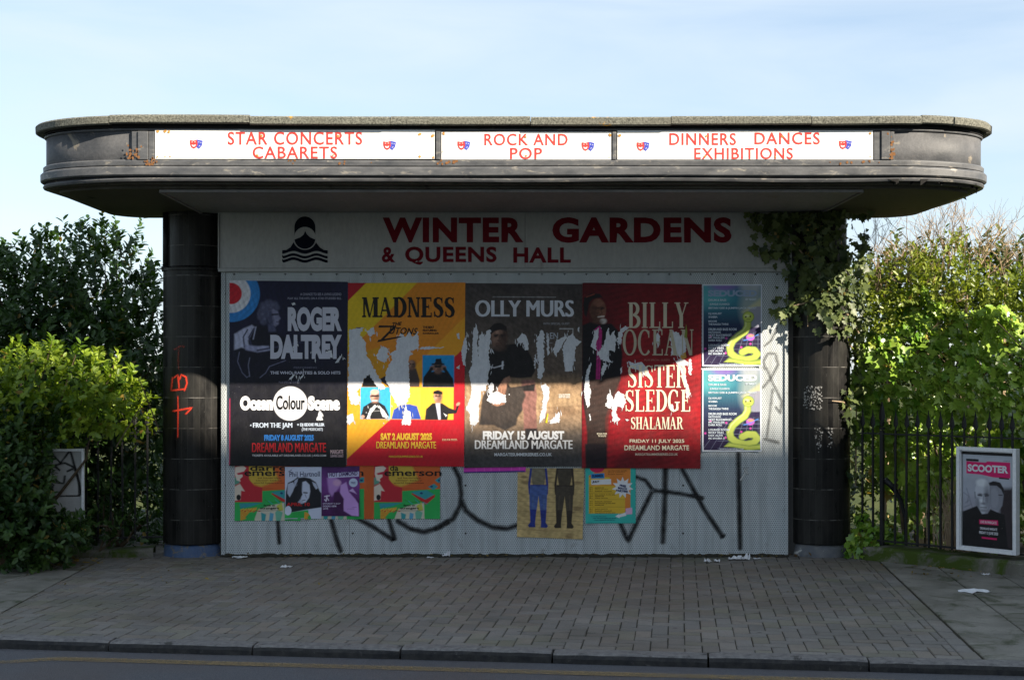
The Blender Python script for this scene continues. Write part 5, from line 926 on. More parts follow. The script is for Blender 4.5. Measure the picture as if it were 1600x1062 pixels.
# framed notice board on the right railing
def board_map(a, b): return ((a - 345.0) / 5.59 * 0.50 / 92.0, (0.585 - (b - (a - 345) * 0.062 - 505.0) / 5.59 / 196.0))
pL, pR = Vector((3.62, -0.80, 0)), Vector((3.965, -1.17, 0)); bd = pR - pL; nb = Vector((bd.y, -bd.x, 0)).normalized()
bc = (pL + pR) / 2 + Vector((0, 0, 0)); bt = thing('notice_board', (bc.x, bc.y, 0), 'white framed notice board with a SCOOTER poster on the right-hand railing', 'notice board', None, math.atan2(bd.y, bd.x))
BW = 0.255; zt, zb_ = 1.0, 0.165; mb = MB(); e = 0.028
for (x0, x1, z0, z1) in ((-BW, -BW + e, zb_, zt), (BW - e, BW, zb_, zt), (-BW + e, BW - e, zt - e, zt), (-BW + e, BW - e, zb_, zb_ + e)): mb.box(x0 + 0.0002, x1 - 0.0002, -0.015, 0.05, z0, z1)
for (x0, x1, z0, z1) in ((-BW + e, -BW + e + .007, zb_ + e, zt - e), (BW - e - .007, BW - e, zb_ + e, zt - e), (-BW + e + .007, BW - e - .007, zt - e - .007, zt - e), (-BW + e + .007, BW - e - .007, zb_ + e, zb_ + e + .007)): mb.box(x0, x1, -0.006, 0.03, z0, z1)
mb.build('frame', M['white_frame'], bt, world=False, bevel=0.003)
mb = MB(); mb.box(-BW + e, BW - e, 0.024, 0.044, zb_ + e, zt - e); mb.box(-BW + e + .01, BW - e - .01, 0.016, 0.0235, zt - e - 0.032, zt - e - 0.01); mb.build('backing', M['iron'], bt, world=False)
s = Sheet((1480, 690, 5.59), (125, 100, 575, 930), 0.6, board_map)
x_of = lambda a: (a - 345) / 450 * 0.42
def bmap(a, b): return ((a - 350.0) / 450.0 * 0.43, 0.947 - (b - 118.0) / 812.0 * 0.735)
s.map = bmap
s.box = (125, 118, 575, 930)
s.vgrad([(118, (176, 182, 192)), (420, (160, 164, 176)), (640, (150, 150, 162)), (760, (20, 18, 22)), (930, (16, 15, 18))])
s.poly([(440, 420), (575, 400), (575, 940), (470, 900)], (48, 40, 44), 40).mottle(.06, 120, 9)
for P_ in ([(135, 470), (180, 500), (165, 560)], [(150, 560), (190, 530), (215, 600)], [(140, 600), (200, 570)], [(160, 430), (190, 520)]): s.line(P_, 7, (110, 112, 122), 10, .7)
s.poly([(360, 365), (420, 350), (470, 370), (495, 450), (480, 560), (450, 610), (380, 600)], (128, 130, 140), 10).poly([(355, 372), (400, 352), (460, 360), (492, 410), (498, 480), (470, 420), (430, 390), (370, 392)], (30, 28, 32), 8).line([(440, 470), (480, 470)], 8, (50, 48, 54), 6).ell(408, 500, 40, 90, (140, 142, 152), .3)
s.poly([(240, 420), (262, 360), (300, 340), (345, 350), (368, 400), (366, 520), (356, 590), (320, 645), (290, 640), (258, 590), (244, 500), (232, 480)], (182, 186, 196), 8).ell(300, 372, 52, 34, (206, 210, 216), .6).ell(346, 500, 26, 110, (96, 98, 108), 1.3, 0, .8).ell(262, 560, 20, 60, (120, 122, 132), 1.3, 0, .7).ell(284, 478, 20, 11, (70, 70, 78), 1.2, 0, .9).ell(338, 474, 20, 11, (60, 60, 68), 1.2, 0, .9).ell(312, 556, 20, 8, (90, 90, 98), 1.2, 0, .8).ell(292, 530, 16, 14, (216, 219, 225), 1.3, 0, .7).ell(312, 618, 40, 14, (120, 122, 130), 1.2, 0, .8).line([(265, 485), (298, 488)], 9, (54, 54, 62), 6).line([(328, 488), (358, 482)], 9, (54, 54, 62), 6).line([(312, 490), (308, 545), (322, 548)], 6, (120, 122, 132), 6).line([(288, 592), (340, 590)], 7, (90, 84, 92), 5).poly([(244, 500), (270, 520), (280, 610), (258, 590)], (120, 124, 134), 14, .7).line([(236, 460), (240, 510)], 12, (120, 124, 134), 6)
s.poly([(125, 640), (210, 600), (255, 580), (300, 650), (350, 640), (375, 600), (430, 620), (500, 640), (530, 940), (125, 940)], (18, 17, 20), 10)
s.poly([(158, 188), (330, 192), (350, 180), (548, 182), (550, 318), (400, 318), (290, 300), (160, 296)], (206, 24, 100), 4).poly([(155, 165), (270, 165), (270, 186), (158, 186)], (24, 22, 26), 3).poly([(450, 316), (540, 318), (540, 330), (450, 328)], (24, 22, 26), 3).poly([(275, 700), (440, 694), (444, 738), (276, 738)], (206, 24, 100), 4).poly([(296, 850), (432, 852), (432, 868), (300, 866)], (206, 24, 100), 3)
s.text('SCOOTER', 172, 212, 532, 278, (214, 216, 222), .045).text('LIVE IN MARGATE', 288, 706, 432, 730, (226, 210, 218), .04).text('DREAMLAND MARGATE', 284, 764, 436, 786, (206, 206, 212), .03).text('FRIDAY 13 JUNE 2025', 276, 800, 444, 832, (206, 206, 212), .03).text('LIVE NATION', 490, 166, 548, 174, (60, 60, 66), .0)
so_ = s.build('poster', None, None, None, 0.020, local=True, root=bt, sheet_name='poster')
# notice board with a scrawled face on the left railing
lb = Vector((wx(74, -0.42) - 0.28, -0.36, 0)); lt = thing('notice_board', (wx(103, -0.42) - 0.09, -0.46, 0), 'shabby white notice board with a black scrawl behind the left shrubs', 'notice board', None, LZ)
mb = MB(); x1, x0 = 0.245, -0.36; z0, z1 = 0.20, 0.96; mb.box(x0 + .03, x1 - .02, 0.012, 0.035, z0 + .02, z1 - .02); mb.build('backing', M['name_board'], lt, world=False)
mb = MB(); mb.box(x1 - .0198, x1, -.012, .05, z0, z1); mb.box(x0, x0 + .0298, -.012, .05, z0, z1); mb.box(x0 + .03, x1 - .02, -.012, .05, z1 - .0198, z1); mb.box(x0 + .03, x1 - .02, -.012, .05, z0, z0 + .0198); mb.build('frame', M['white_frame'], lt, world=False)
mb = MB(); mb.box(x0 + .03, x1 - .02, 0.004, 0.0115, z0 + .215, z0 + .235); mb.build('rail', M['concrete'], lt, world=False)
mb = MB(); n_ = [0]
def plb(a, b): return ((a - 265) / 2.656 / 184.0 + 0.06, 0.0105 - 0.0004 * (n_[0] % 9), 0.955 - (b - 545) / 2.656 / 184.0)
for P_, w in (([(215, 550), (200, 690), (190, 715)], 6), ([(215, 548), (262, 600), (300, 548)], 5), ([(300, 548), (330, 660), (345, 735)], 6), ([(205, 650), (235, 610), (280, 600), (318, 620), (335, 680), (336, 735)], 5), ([(238, 612), (262, 632)], 5), ([(316, 622), (285, 636)], 5), ([(240, 650), (248, 680), (275, 684), (280, 650)], 5), ([(195, 690), (215, 670), (235, 690), (225, 715), (200, 715)], 5), ([(200, 736), (340, 736)], 4)):
    n_[0] += 1; spray(mb, P_, w, K, plb, amax=.9)
mb.build('scrawl', M['spray'], lt, world=False)

# ------------------------------------------------------------------ foliage
OVAL = (np.array([(0, 0, 0), (-.24, .34, .07), (-.2, .72, .05), (0, 1, -.04), (.2, .72, .05), (.24, .34, .07)], float), [(0, 3, 2, 1), (0, 5, 4, 3)])
IVY = (np.array([(0, 0, 0), (.3, -.12, .03), (.55, .16, .05), (.32, .32, .03), (.40, .62, .03), (.16, .62, .03), (0, 1.02, -.05), (-.16, .62, .03), (-.40, .62, .03), (-.32, .32, .03), (-.55, .16, .05), (-.3, -.12, .03)], float), [(0, 1, 2, 3, 4, 5, 6), (0, 6, 7, 8, 9, 10, 11)])
def norm(a): return a / (np.linalg.norm(a, axis=1, keepdims=True) + 1e-9)
def leaves(name, Pn, ax, nr, size, tint, tmpl, mat, parent, org):
    tv, tf = tmpl; n = len(Pn); y = norm(ax); z = nr - (nr * y).sum(1, keepdims=True) * y; z = norm(z); x = np.cross(y, z); sz = size[:, None, None]
    v = Pn[:, None, :] + sz * (tv[None, :, 0:1] * x[:, None, :] + tv[None, :, 1:2] * y[:, None, :] + tv[None, :, 2:3] * z[:, None, :]); v = v - np.array(org)[None, None, :]
    k = len(tv); lp = np.concatenate([np.array(f) for f in tf]); L = len(lp); loops = (np.arange(n)[:, None] * k + lp[None, :]).ravel(); tot = np.array([len(f) for f in tf]); st0 = np.concatenate([[0], np.cumsum(tot)[:-1]])
    me = bpy.data.meshes.new(name); me.vertices.add(n * k); me.vertices.foreach_set('co', v.ravel()); me.loops.add(n * L); me.loops.foreach_set('vertex_index', loops.astype(np.int32))
    me.polygons.add(n * len(tf)); me.polygons.foreach_set('loop_start', (np.arange(n)[:, None] * L + st0[None, :]).ravel().astype(np.int32)); me.polygons.foreach_set('loop_total', np.tile(tot, n).astype(np.int32))
    tint = np.where(RNG.random(n) < .012, 1.0, np.clip(tint, 0, .94)); c = np.ones((n * k, 4), np.float32); c[:, :3] = np.repeat(tint, k)[:, None]; a = me.color_attributes.new('Col', 'FLOAT_COLOR', 'POINT'); a.data.foreach_set('color', c.ravel())
    me.materials.append(mat); me.update(calc_edges=True); o = bpy.data.objects.new(name, me); COL.objects.link(o); o.parent = parent; return o
def rv(n, s_=1.0): return RNG.normal(0, s_, (n, 3))
def sprigs(bases, dirs, n_leaf, length, lsize, spread=0.75):
    """shoots: leaves set alternately along a stem from each base"""
    m = len(bases); d = norm(dirs); t = np.linspace(0.1, 1.0, n_leaf)[None, :, None]; Ls = (length * RNG.uniform(.6, 1.3, (m, 1, 1))); bend = rv(m)[:, None, :] * 0.12 * Ls * t ** 2
    P = bases[:, None, :] + d[:, None, :] * Ls * t + bend; rad = RNG.normal(0, 1, (m, n_leaf, 3)); rad -= (rad * d[:, None, :]).sum(2, keepdims=True) * d[:, None, :]; rad /= np.linalg.norm(rad, axis=2, keepdims=True) + 1e-9
    ax = d[:, None, :] * (1 - spread * 0.6) + rad * spread; nr = d[:, None, :] * 0.9 - rad * 0.3 + np.array((0, -.15, .45)) + RNG.normal(0, .25, rad.shape)
    return P.reshape(-1, 3), ax.reshape(-1, 3), nr.reshape(-1, 3), (lsize * RNG.uniform(.65, 1.25, m * n_leaf)), np.repeat(RNG.uniform(0.05, .9, m), n_leaf) + RNG.normal(0, .08, m * n_leaf)
def blob_pts(blobs, n, shell=0.45):
    w = np.array([b[3] * b[5] + b[3] * b[4] + b[4] * b[5] for b in blobs]); idx = RNG.choice(len(blobs), n, p=w / w.sum()); B_ = np.array(blobs)[idx]; d = norm(rv(n)); r_ = 1 - shell * RNG.random((n, 1)) ** 1.6
    return B_[:, :3] + d * B_[:, 3:6] * r_, norm(d / B_[:, 3:6])
def stems(mb, base, tips, r0=0.03, wig=0.08):
    for t in tips:
        b = Vector(base) + Vector((random.uniform(-.15, .15), random.uniform(-.1, .1), 0)); t = Vector(t); m1 = b.lerp(t, .4) + Vector([random.gauss(0, wig) for _ in range(3)]); m2 = b.lerp(t, .75) + Vector([random.gauss(0, wig) for _ in range(3)])
        mb.tube([b, m1, m2, t], [r0, r0 * .7, r0 * .45, r0 * .15], 5)
def shrub(name, loc, label, blobs, n, nl, ln, ls, mat, up=0.5, tmpl=OVAL, group=None, tips=12, cat='shrub', topsprig=None, clean=None, spread=.75):
    t = thing(name, loc, label, cat, group); P, d = blob_pts(blobs, n); d = d + np.array((0, 0, up)) + rv(n, .25)
    if clean is not None: k = clean(P); P, d = P[k], d[k]
    A = sprigs(P, d, nl, ln, ls, spread)
    if topsprig is not None:
        b2, d2, l2 = topsprig; B2 = sprigs(b2, d2, nl + 4, l2, ls, spread); A = tuple(np.concatenate([a, b]) for a, b in zip(A, B2))
    if clean is not None: k = clean(A[0]); A = tuple(a[k] for a in A)
    leaves('foliage', *A[:4], np.clip(A[4], 0, 1), tmpl, mat, t, loc)
    mb = MB(); tp = [tuple(P[i]) for i in RNG.choice(len(P), tips)]; stems(mb, loc, tp, 0.022)
    if topsprig is not None:
        for b, dd in zip(b2[::2], norm(d2)[::2]): mb.tube([Vector(b) - Vector(dd) * .35, Vector(b), Vector(b) + Vector(dd) * l2], [.006, .005, .002], 4)
    mb.build('stems', M['bark'], t); return t
def proj(P): d = P[:, 1] + D; return 800 + F * P[:, 0] / d, HZ - F * (P[:, 2] - EYE) / d
def keep(P, *boxes):
    x, y = proj(P); k = np.ones(len(P), bool)
    for (x0, x1, y0, y1) in boxes: k &= ~((x > x0 + RNG.normal(0, 5, len(P))) & (x < x1 + RNG.normal(0, 5, len(P))) & (y > y0 + RNG.normal(0, 8, len(P))) & (y < y1 + RNG.normal(0, 5, len(P))))
    return k
def bl(px, py, Y, rx, ry, rz): return (wx(px, Y), Y, wz(py, Y), rx, ry, rz)
# tall dark shrub behind, left
tb = [bl(20, 500, 1.1, .55, .5, .62), bl(95, 470, 1.2, .50, .5, .62), bl(165, 460, 1.25, .42, .5, .62), bl(225, 540, 1.0, .34, .4, .6), bl(60, 620, .8, .8, .5, .8), bl(170, 640, .75, .55, .45, .8), bl(-90, 520, 1.1, .8, .6, .9), bl(-260, 560, 1.0, 1.0, .7, 1.0), bl(30, 760, .8, .9, .5, .7), bl(190, 790, .7, .5, .35, .6), bl(120, 700, 1.5, .7, .4, .9), bl(210, 700, 1.4, .45, .4, .9), bl(20, 700, 1.5, .8, .4, .9), bl(225, 600, 1.3, .34, .4, .7), bl(150, 560, 1.6, .6, .4, .8), bl(50, 540, 1.6, .6, .4, .8), bl(215, 810, 1.3, .4, .3, .35), bl(120, 820, 1.4, .6, .3, .4)]
tops = [(8, 425), (30, 420), (62, 432), (90, 405), (108, 420), (128, 412), (150, 400), (166, 385), (176, 395), (188, 405), (205, 430), (222, 455), (240, 450), (-40, 420), (50, 440), (138, 430), (168, 410), (180, 420), (-100, 400), (236, 470), (120, 440), (20, 450), (150, 430)]
tbase = np.array([(wx(a, 1.2), 1.2 + random.uniform(-.25, .25), wz(b, 1.2)) for a, b in tops]); tdir = np.tile((0.0, -.05, 1.0), (len(tops), 1)) + rv(len(tops), .22)
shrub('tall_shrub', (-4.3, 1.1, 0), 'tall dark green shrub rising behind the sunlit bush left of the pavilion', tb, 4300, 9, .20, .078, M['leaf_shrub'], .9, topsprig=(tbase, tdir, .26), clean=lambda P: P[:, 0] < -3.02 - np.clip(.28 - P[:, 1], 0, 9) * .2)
# sunlit bush in front of it
fb = [bl(20, 610, -.55, .42, .30, .30), bl(90, 605, -.45, .40, .30, .30), bl(150, 625, -.35, .34, .28, .28), bl(205, 640, -.28, .20, .22, .22), bl(-80, 620, -.6, .6, .35, .36), bl(-250, 640, -.6, .9, .4, .5), bl(60, 690, -.4, .55, .25, .25), bl(-60, 700, -.6, .5, .3, .4)]
f2 = [(32, 570), (60, 565), (88, 552), (96, 560), (120, 566), (150, 572), (170, 578), (195, 600), (232, 612), (10, 575), (140, 570), (215, 620), (225, 640), (45, 580)]
fbase = np.array([(wx(a, -.45), -.45 + random.uniform(-.2, .1), wz(b, -.45)) for a, b in f2]); fdir = np.tile((0.1, -.1, 1.0), (len(f2), 1)) + rv(len(f2), .3)
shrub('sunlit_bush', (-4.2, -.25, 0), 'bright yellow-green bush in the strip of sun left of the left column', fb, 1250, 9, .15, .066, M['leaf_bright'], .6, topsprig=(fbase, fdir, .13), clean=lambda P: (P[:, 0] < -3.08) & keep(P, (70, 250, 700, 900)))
lb_ = [bl(10, 760, -.75, .36, .28, .36), bl(40, 830, -.85, .36, .28, .24), bl(-90, 780, -.8, .5, .35, .45), bl(-300, 780, -.8, .8, .4, .6), bl(30, 690, -.65, .30, .25, .25), bl(85, 838, -.7, .22, .2, .13), bl(110, 815, -.55, .14, .12, .11)]
shrub('low_bush', (-4.3, -.8, 0), 'dark green bush spilling onto the pavement at the far left', lb_, 2300, 8, .15, .066, M['leaf_shrub'], .5, clean=lambda P: keep(P, (78, 250, 690, 805), (140, 250, 600, 900)))
sp = [bl(160, 815, -.05, .16, .1, .1), bl(200, 830, .0, .16, .1, .08), bl(160, 770, .1, .1, .1, .08), bl(215, 790, .05, .07, .08, .06)]
shrub('sapling', (wx(180, 0), 0.12, 0), 'thin leafy shoots in front of the railing beside the left column', sp, 46, 6, .12, .055, M['leaf_shrub'], .6, cat='plant', tips=6)
rb = [bl(1360, 520, .9, .35, .3, .5), bl(1420, 500, .9, .45, .3, .5), bl(1500, 500, .9, .5, .3, .5), bl(1580, 490, .8, .5, .3, .5), bl(1680, 500, .8, .7, .4, .6), bl(1420, 640, .9, .6, .3, .6), bl(1560, 650, .9, .7, .3, .7), bl(1720, 650, .8, .8, .4, .8), bl(1400, 780, .8, .6, .3, .5), bl(1550, 790, .8, .7, .3, .5), bl(1400, 425, .9, .3, .25, .18), bl(1500, 420, .9, .35, .25, .2), bl(1590, 420, .8, .3, .25, .2)]
shrub('back_shrub', (4.6, .9, 0), 'olive green shrub filling the gaps behind the ivy hedge on the right', rb, 2300, 9, .19, .072, M['leaf_privet2'], .7, clean=lambda P: P[:, 0] > 2.90 + np.clip(P[:, 1], 0, 3) * .254)
# ivy hedge on the right
t = thing('ivy_hedge', (4.6, -0.2, 0), 'dense glossy ivy hedge behind the right-hand railing', 'hedge')
n = 13500; u = RNG.random(n) * 4.9 - 0.12; zz = RNG.random(n) ** .9 * 2.42; RNx, RNy = -RD.y, RD.x                     # RN points away from the street
bulge = .5 * .16 * np.sin(u * 3.1 + zz * 1.7) + .06 * np.sin(u * 6.7 - zz * 4.1 + 1) + .10 * np.sin(zz * 7 + u * 2.2 + 2); topl = 2.12 + .16 * np.sin(u * 2.7 + .6) + .10 * np.sin(u * 7.3)
dp = .24 - bulge + 0.11 * RNG.random(n) ** 1.5 + np.clip(zz - topl + .35, 0, 9) * .7 + np.where(zz < 1.0, .24, 0.0) - np.where(zz > 1.15, .10, 0)
k = (zz < topl) & ((zz > .5) | (RNG.random(n) < .2)); u, zz, dp = u[k], zz[k], dp[k]; n = len(u)
P = np.stack([RS.x + RD.x * u + RNx * dp, RS.y + RD.y * u + RNy * dp, zz], 1); k = ~((P[:, 0] < 2.99 + .254 * np.clip(P[:, 1], 0, 9)) & (P[:, 1] < .5)); P = P[k]; n = len(P)
out = np.array((.42, -.70, .55)); patch = .5 + .5 * np.sin(P[:, 0] * 4.1 + P[:, 2] * 3.3) * np.sin(P[:, 2] * 5.1 + 1)
leaves('foliage', P, np.tile((0.05, -.35, -.75), (n, 1)) + rv(n, .55), np.tile(out, (n, 1)) + rv(n, .27), .092 * RNG.uniform(.5, 1.25, n), np.clip(.25 + .4 * patch + RNG.normal(0, .22, n), 0, 1), IVY, M['leaf_ivy'], t, (4.6, -.2, 0))
mb = MB()
for i in range(46):
    uu = random.uniform(0.1, 4.6); b = RS + RD * uu + Vector((RNx, RNy, 0)) * random.uniform(.35, .7); mb.tube([b, b + Vector((random.gauss(0, .08), random.gauss(0, .06), .7)), b + Vector((random.gauss(0, .2), random.gauss(0, .1), 1.4)), b + Vector((random.gauss(0, .3), random.gauss(0, .12), 2.0))], [.02, .014, .009, .004], 5)
mb.build('stems', M['bark'], t)
# bare twiggy shrub standing up out of the hedge, with yellowing leaves
t = thing('twiggy_shrub', (4.4, .5, 0), 'bare pale twiggy shrub with yellowing leaves above the ivy hedge', 'shrub'); mb = MB(); tipP = []; tipD = []
def twig(p, d, L, r_, lvl):
    pts = [p]; q = p
    for i in range(3): d = (d + Vector((random.gauss(0, .16), random.gauss(0, .12), random.gauss(.05, .1)))).normalized(); q = q + d * L / 3; pts.append(q)
    mb.tube(pts, [r_, r_ * .85, r_ * .7, r_ * .5], 3, cap=False)
    if lvl == 0:
        return
    for k_ in range(random.choice((2, 3, 3))): b = pts[random.choice((1, 2, 3))]; twig(b, (d + Vector((random.gauss(0, .55), random.gauss(0, .4), random.gauss(.1, .3)))).normalized(), L * random.uniform(.55, .85), r_ * .62, lvl - 1)
    if lvl >= 2: tipP.append(tuple(pts[2])); tipD.append(tuple(d))
for (px, py, Y_) in ((1385, 470, .25), (1410, 430, .4), (1440, 455, .2), (1440, 430, .5), (1470, 430, .35), (1480, 420, .4), (1510, 430, .3), (1545, 440, .2), (1575, 450, .2), (1600, 430, .1), (1370, 450, .5), (1490, 400, .5), (1530, 410, .4), (1620, 430, .2), (1680, 430, .1), (1740, 430, 0), (1460, 500, .15), (1420, 560, .0), (1435, 590, -.05)):
    for _ in range(3): twig(Vector((wx(px, Y_), Y_, wz(py, Y_) - .05)), Vector((random.gauss(0, .38), random.gauss(0, .2), 1)).normalized(), random.uniform(.24, .42) if py < 480 else .22, .0062, 3)
for px in (1380, 1440, 1500, 1560, 1640): mb.tube([(wx(px, .4), .45, 0), (wx(px, .4) + .05, .42, 1.2), (wx(px + 10, .4), .4, 2.3)], [.03, .022, .012], 6)
mb.build('stems', M['dry_twig'], t)
pv = [bl(1410, 440, .1, .28, .25, .22), bl(1460, 450, .05, .30, .25, .26), bl(1520, 470, -.05, .32, .25, .24), bl(1375, 480, .1, .16, .2, .22), bl(1580, 480, -.2, .3, .25, .22), bl(1660, 470, -.2, .5, .3, .3), bl(1480, 410, .2, .2, .2, .18), bl(1350, 520, .12, .10, .15, .2)]
P, d = blob_pts(pv, 560, .7); A = sprigs(P, d + np.array((0, 0, .7)) + rv(len(P), .4), 8, .17, .05); leaves('foliage', *A[:4], np.clip(A[4], 0, 1), OVAL, M['leaf_privet'], t, (4.4, .5, 0))
# ivy climbing the right column
t = thing('climbing_ivy', (RCX, RCY - RR_, 1.2), 'ragged ivy climbing over the top of the right column', 'climbing plant'); Pl = []; Nl = []; rr = random.Random(12)
def onr(px, py, lift=0.0):
    x0 = wx(px, -.1)
    if abs(x0 - RCX) < RR_ - .004: p = oncol(px, py, RCX, RCY, RR_, .012 + lift); return p, Vector((p.x - RCX, p.y - RCY, 0)).normalized()
    if x0 < RCX: return Vector((wx(px, -.05), -.05 - lift, wz(py, -.05))), Vector((0, -1, 0))
    return Vector((wx(px, .05), .05 + rr.uniform(-.1, .12) - lift, wz(py, .05))), Vector((.4, -.9, 0)).normalized()
def patch_(n, fx_, fy, lift=.06):
    for _ in range(n): p, nn = onr(fx_(), fy(), rr.uniform(0, lift)); Pl.append(p); Nl.append(nn)
patch_(470, lambda: min(max(rr.gauss(1278, 36), 1208), 1352), lambda: rr.uniform(296, 436), .09)
patch_(120, lambda: 1232 - abs(rr.gauss(0, 26)), lambda: rr.uniform(328, 405) , .04)
patch_(26, lambda: rr.uniform(1168, 1232), lambda: rr.uniform(330, 352), .03)
patch_(150, lambda: rr.gauss(1292, 26), lambda: rr.gauss(452, 26), .09)
patch_(90, lambda: rr.gauss(1322, 16), lambda: rr.uniform(430, 520), .10)
patch_(70, lambda: rr.gauss(1262, 20), lambda: rr.gauss(470, 14), .05)
patch_(28, lambda: rr.uniform(1205, 1250), lambda: rr.gauss(482, 12), .03)
patch_(110, lambda: 1336 + abs(rr.gauss(0, 8)), lambda: rr.uniform(380, 600), .06)
patch_(60, lambda: 1338 + rr.gauss(0, 5), lambda: rr.uniform(600, 760), .05)
patch_(14, lambda: rr.gauss(1322, 8), lambda: rr.gauss(628, 8), .02)
P = np.array([tuple(p) for p in Pl]); Nn = np.array([tuple(q) for q in Nl]); n = len(P); P[:, 2] = np.minimum(P[:, 2], 2.97)
leaves('foliage', P, np.tile((0, -.1, -1.0), (n, 1)) + rv(n, .55), Nn + np.array((0, 0, .35)) + rv(n, .35), .068 * RNG.uniform(.45, 1.3, n), np.clip(RNG.normal(.55, .3, n), 0, 1), IVY, M['leaf_climber'], t, (RCX, RCY - RR_, 1.2))
mb = MB()
for pts in ([(1340, 760), (1338, 640), (1335, 540), (1322, 440), (1310, 340)], [(1338, 560), (1300, 470), (1270, 400), (1262, 320)], [(1330, 500), (1290, 440), (1240, 380), (1200, 345)], [(1330, 640), (1318, 628), (1300, 626)], [(1270, 470), (1240, 478), (1205, 488)], [(1262, 455), (1262, 510)], [(1345, 520), (1330, 500), (1300, 492)]):
    mb.tube([onr(a, b, .01)[0] for a, b in pts], [.008] + [.006] * (len(pts) - 2) + [.003], 5)
mb.build('stems', M['dry_twig'], t)
# ivy at the foot of the column
cv = [bl(1345, 855, -.15, .16, .10, .10), bl(1375, 835, -.05, .16, .10, .14), bl(1400, 845, -.05, .12, .1, .08), bl(1350, 822, .0, .08, .08, .14), bl(1455, 872, -.42, .07, .05, .06)]
P, d = blob_pts(cv, 420, .6); P[:, 2] = np.maximum(P[:, 2], .03); n = len(P); t = thing('ground_ivy', (wx(1365, -.1), -.05, 0), 'dark ivy sprawling at the foot of the right column', 'plant')
leaves('foliage', P, np.tile((0, -.4, -.5), (n, 1)) + rv(n, .6), d + np.array((0, -.3, .7)) + rv(n, .4), .07 * RNG.uniform(.5, 1.2, n), np.clip(RNG.normal(.3, .2, n), 0, .9), IVY, M['leaf_ivy'], t, (wx(1365, -.1), -.05, 0))
t = thing('dry_grass', (3.56, -.32, 0.0), 'tuft of dry straw-coloured grass behind the right-hand railing', 'grass tuft'); mb = MB(); C0 = RS + RD * .78 + Vector((RNx, RNy, 0)) * .14
for i in range(150):
    b = C0 + RD * random.gauss(0, .10) + Vector((RNx, RNy, 0)) * random.gauss(.03, .03); h = random.uniform(.35, .75); mb.tube([b + Vector((0, 0, .02)), b + Vector((random.gauss(0, .03), random.gauss(0, .02), h * .6)), b + Vector((random.gauss(0, .09), random.gauss(0, .04), h))], [.0035, .003, .0012], 3, cap=False)
mb.build('blades', M['dry_twig'], t, root=t)

# ------------------------------------------------------------------ litter and fallen leaves
def scrap(px, py, w, d_, h, label, seed):
    p = gnd(px, py); t_ = MB(); rr = random.Random(seed); n = 7; vs = []
    for i in range(n):
        for j in range(4): a = (i / (n - 1) - .5) * w * rr.uniform(.8, 1.1); b = (j / 3 - .5) * d_ * (1.15 - abs(i / (n - 1) - .5)) * rr.uniform(.6, 1.2); vs.append((p.x + a, p.y + b, .006 + abs(rr.gauss(0, h)) * (1 - .5 * abs(j - 1.5) / 1.5)))
    t_.add(vs, [(i * 4 + j, (i + 1) * 4 + j, (i + 1) * 4 + j + 1, i * 4 + j + 1) for i in range(n - 1) for j in range(3)]); o = t_.build('paper_scrap', M['litter']); o.data.transform(__import__('mathutils').Matrix.Translation((-p.x, -p.y, 0))); o.location = (p.x, p.y, 0)
    sd = o.modifiers.new('thick', 'SOLIDIFY'); sd.thickness = .0012; return tag(o, label, 'litter', 'white paper scraps on the pavement')
for a in ((374, 871.5, .13, .10, .012, 'crumpled white scrap at the foot of the left column', 1), (448, 886, .09, .09, .006, 'flat white scrap lying alone on the blocks right of the left column', 2), (697, 870, .07, .06, .03, 'upright curled white scrap by the hoarding below the magenta strip', 3), (672, 872, .06, .05, .008, 'tiny flat white scrap left of the curled one by the hoarding', 4), (1106, 878.5, .06, .09, .018, 'left of two small scraps near the right end of the hoarding', 5), (1120, 878, .05, .08, .02, 'right of two small scraps near the right end of the hoarding', 6), (1150, 874, .14, .10, .024, 'largest white scrap by the hoarding beneath the lower snake poster', 7), (1165, 875, .08, .08, .03, 'folded white scrap touching the largest one by the hoarding', 8), (1183, 873.5, .07, .05, .006, 'thin flat white scrap nearest the right column', 9), (1523, 925, .24, .14, .014, 'long torn white tissue on the slabs below the notice board', 10), (1540, 898, .07, .07, .008, 'small white scrap under the right-hand notice board', 11), (140, 870, .12, .08, .008, 'white scrap on the leaf pile left of the left column', 12), (1421, 878, .05, .06, .008, 'small pale scrap beside the ivy at the plinth', 13)): scrap(*a)
pos = []; sizes = []; tn = []
def scat(n, fpx, fpy, s_, tlo, thi):
    for _ in range(n):
        p = gnd(fpx(), fpy()); p.y = min(p.y, -.02) if -2.5 < p.x < 2.4 else p.y; pos.append((p.x, p.y, .008 + random.random() * .012)); sizes.append(s_ * random.uniform(.5, 1.2)); tn.append(random.uniform(tlo, thi))
G_ = random.gauss; U_ = random.uniform
scat(110, lambda: G_(90, 24), lambda: U_(869, 885), .05, .5, .93); scat(90, lambda: U_(50, 240), lambda: U_(861, 876), .04, .0, .5); scat(160, lambda: U_(350, 1230), lambda: U_(867.5, 871), .03, 0, .45); scat(26, lambda: U_(350, 1230), lambda: U_(867.5, 872), .03, .5, .95)
scat(34, lambda: U_(0, 600), lambda: U_(875, 915), .035, .3, .95); scat(26, lambda: U_(600, 1400), lambda: U_(872, 930), .022, .3, .95); scat(110, lambda: U_(1380, 1560), lambda: U_(876, 902), .03, 0, .6); scat(30, lambda: U_(1236, 1270), lambda: U_(862, 872), .05, 0, .3); scat(40, lambda: U_(20, 1580), lambda: U_(890, 1000), .013, .5, .95)
P = np.array(pos); n = len(P); t = bpy.data.objects.new('fallen_leaves', None); bpy.data.objects.remove(t)
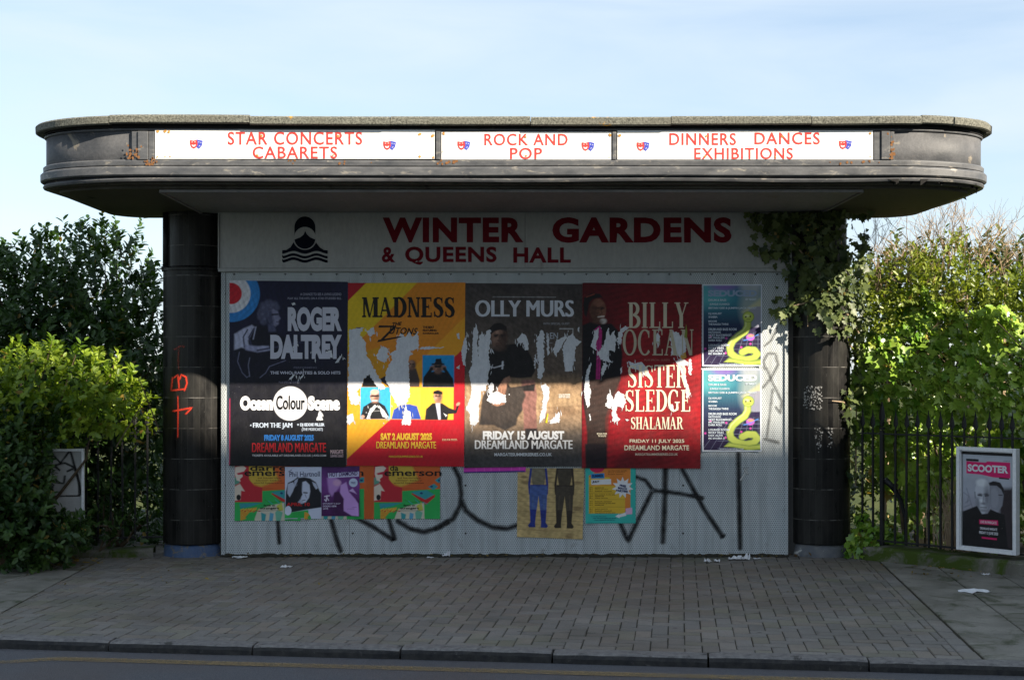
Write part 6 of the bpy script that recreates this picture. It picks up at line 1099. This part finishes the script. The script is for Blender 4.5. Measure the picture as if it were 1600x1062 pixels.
a = rv(n); a[:, 2] *= .25; holder = thing('fallen_leaves', (-3.5, -.9, 0), None, None); fo = leaves('fallen_leaves', P, a, np.tile((0, 0, 1.0), (n, 1)) + rv(n, .3), np.array(sizes), np.array(tn), OVAL, M['leaf_fallen'], None, (0, 0, 0)); bpy.data.objects.remove(holder); fo.name = 'fallen_leaves'
tag(fo, 'yellow and brown leaves scattered along the walls and over the paving', 'leaves', None, 'stuff')
# dirt and moss along the foot of the hoarding
mb = MB(); rr = random.Random(8); vs = []; n = 160
for i in range(n + 1): x = XL + (XR - XL) * i / n; vs += [(x, -.0005, .020 + rr.uniform(-.008, .008)), (x, -.012 - rr.random() * .01, .012), (x, -.05 - rr.random() * .04, .0042)]
mb.add(vs, [(i * 3 + j, i * 3 + j + 1, (i + 1) * 3 + j + 1, (i + 1) * 3 + j) for i in range(n) for j in range(2)]); o = mb.build('wall_foot_dirt', M['joint']); o['kind'] = 'structure'

# ------------------------------------------------------------------ the block across the street whose roof line shades the pavement
def terrace(x0, x1, h, yb, label, name='apartment_block'):
    t = thing(name, ((x0 + x1) / 2, yb - 5, -.06), label, 'building', 'blocks across the street'); mb = MB(); mb.box(x0, x1, yb - 10, yb, -.06, h - .3); mb.build('wall', M['render_house'], t)
    mb = MB(); mb.box(x0 - .0, x1 + .0, yb - 10.05, yb + .12, h - .299, h); mb.build('cornice', M['render_house'], t)
    first = None; nst = int((h - 1.2) / 3.0)
    for i in range(int((x1 - x0) / 3.2)):
        for j in range(nst):
            x = x0 + 1.7 + i * 3.2; z = 1.0 + j * 3.0
            if first is None:
                mb = MB(); fr = .07; mb.box(-.6, .6, -.02, .06, 0, fr); mb.box(-.6, .6, -.02, .06, 1.7 - fr, 1.7); mb.box(-.6, -.6 + fr, -.02, .058, fr, 1.7 - fr); mb.box(.6 - fr, .6, -.02, .058, fr, 1.7 - fr); mb.box(-.53, .53, -.02, .05, .82, .88); mb.box(-.75, .75, -.02, .14, -.08, -.002)
                w = first = mb.build('window', M['white_frame'], t, world=False); mb = MB(); mb.box(-.53, .53, .0, .02, fr, 1.7 - fr); g0 = mb.build('pane', M['house_glass'], w, world=False)
            else:
                w = first.copy(); COL.objects.link(w); w.parent = t; g1 = g0.copy(); COL.objects.link(g1); g1.parent = w
            w.location = (x - (x0 + x1) / 2, 5.0, z + .06)
    return t
YB = -16.0
terrace(3.0, 26.8, 0.93 + 0.98 * 16.0, YB, 'tall cream rendered apartment block across the street')
terrace(26.9, 46.0, 0.62 + 0.98 * 16.0, YB, 'slightly lower cream apartment block beside the tall one')
sheetmesh('far_pavement', [(-60, -15.9), (60, -15.9), (60, -11.0), (-60, -11.0)], -0.02, M['slab'])
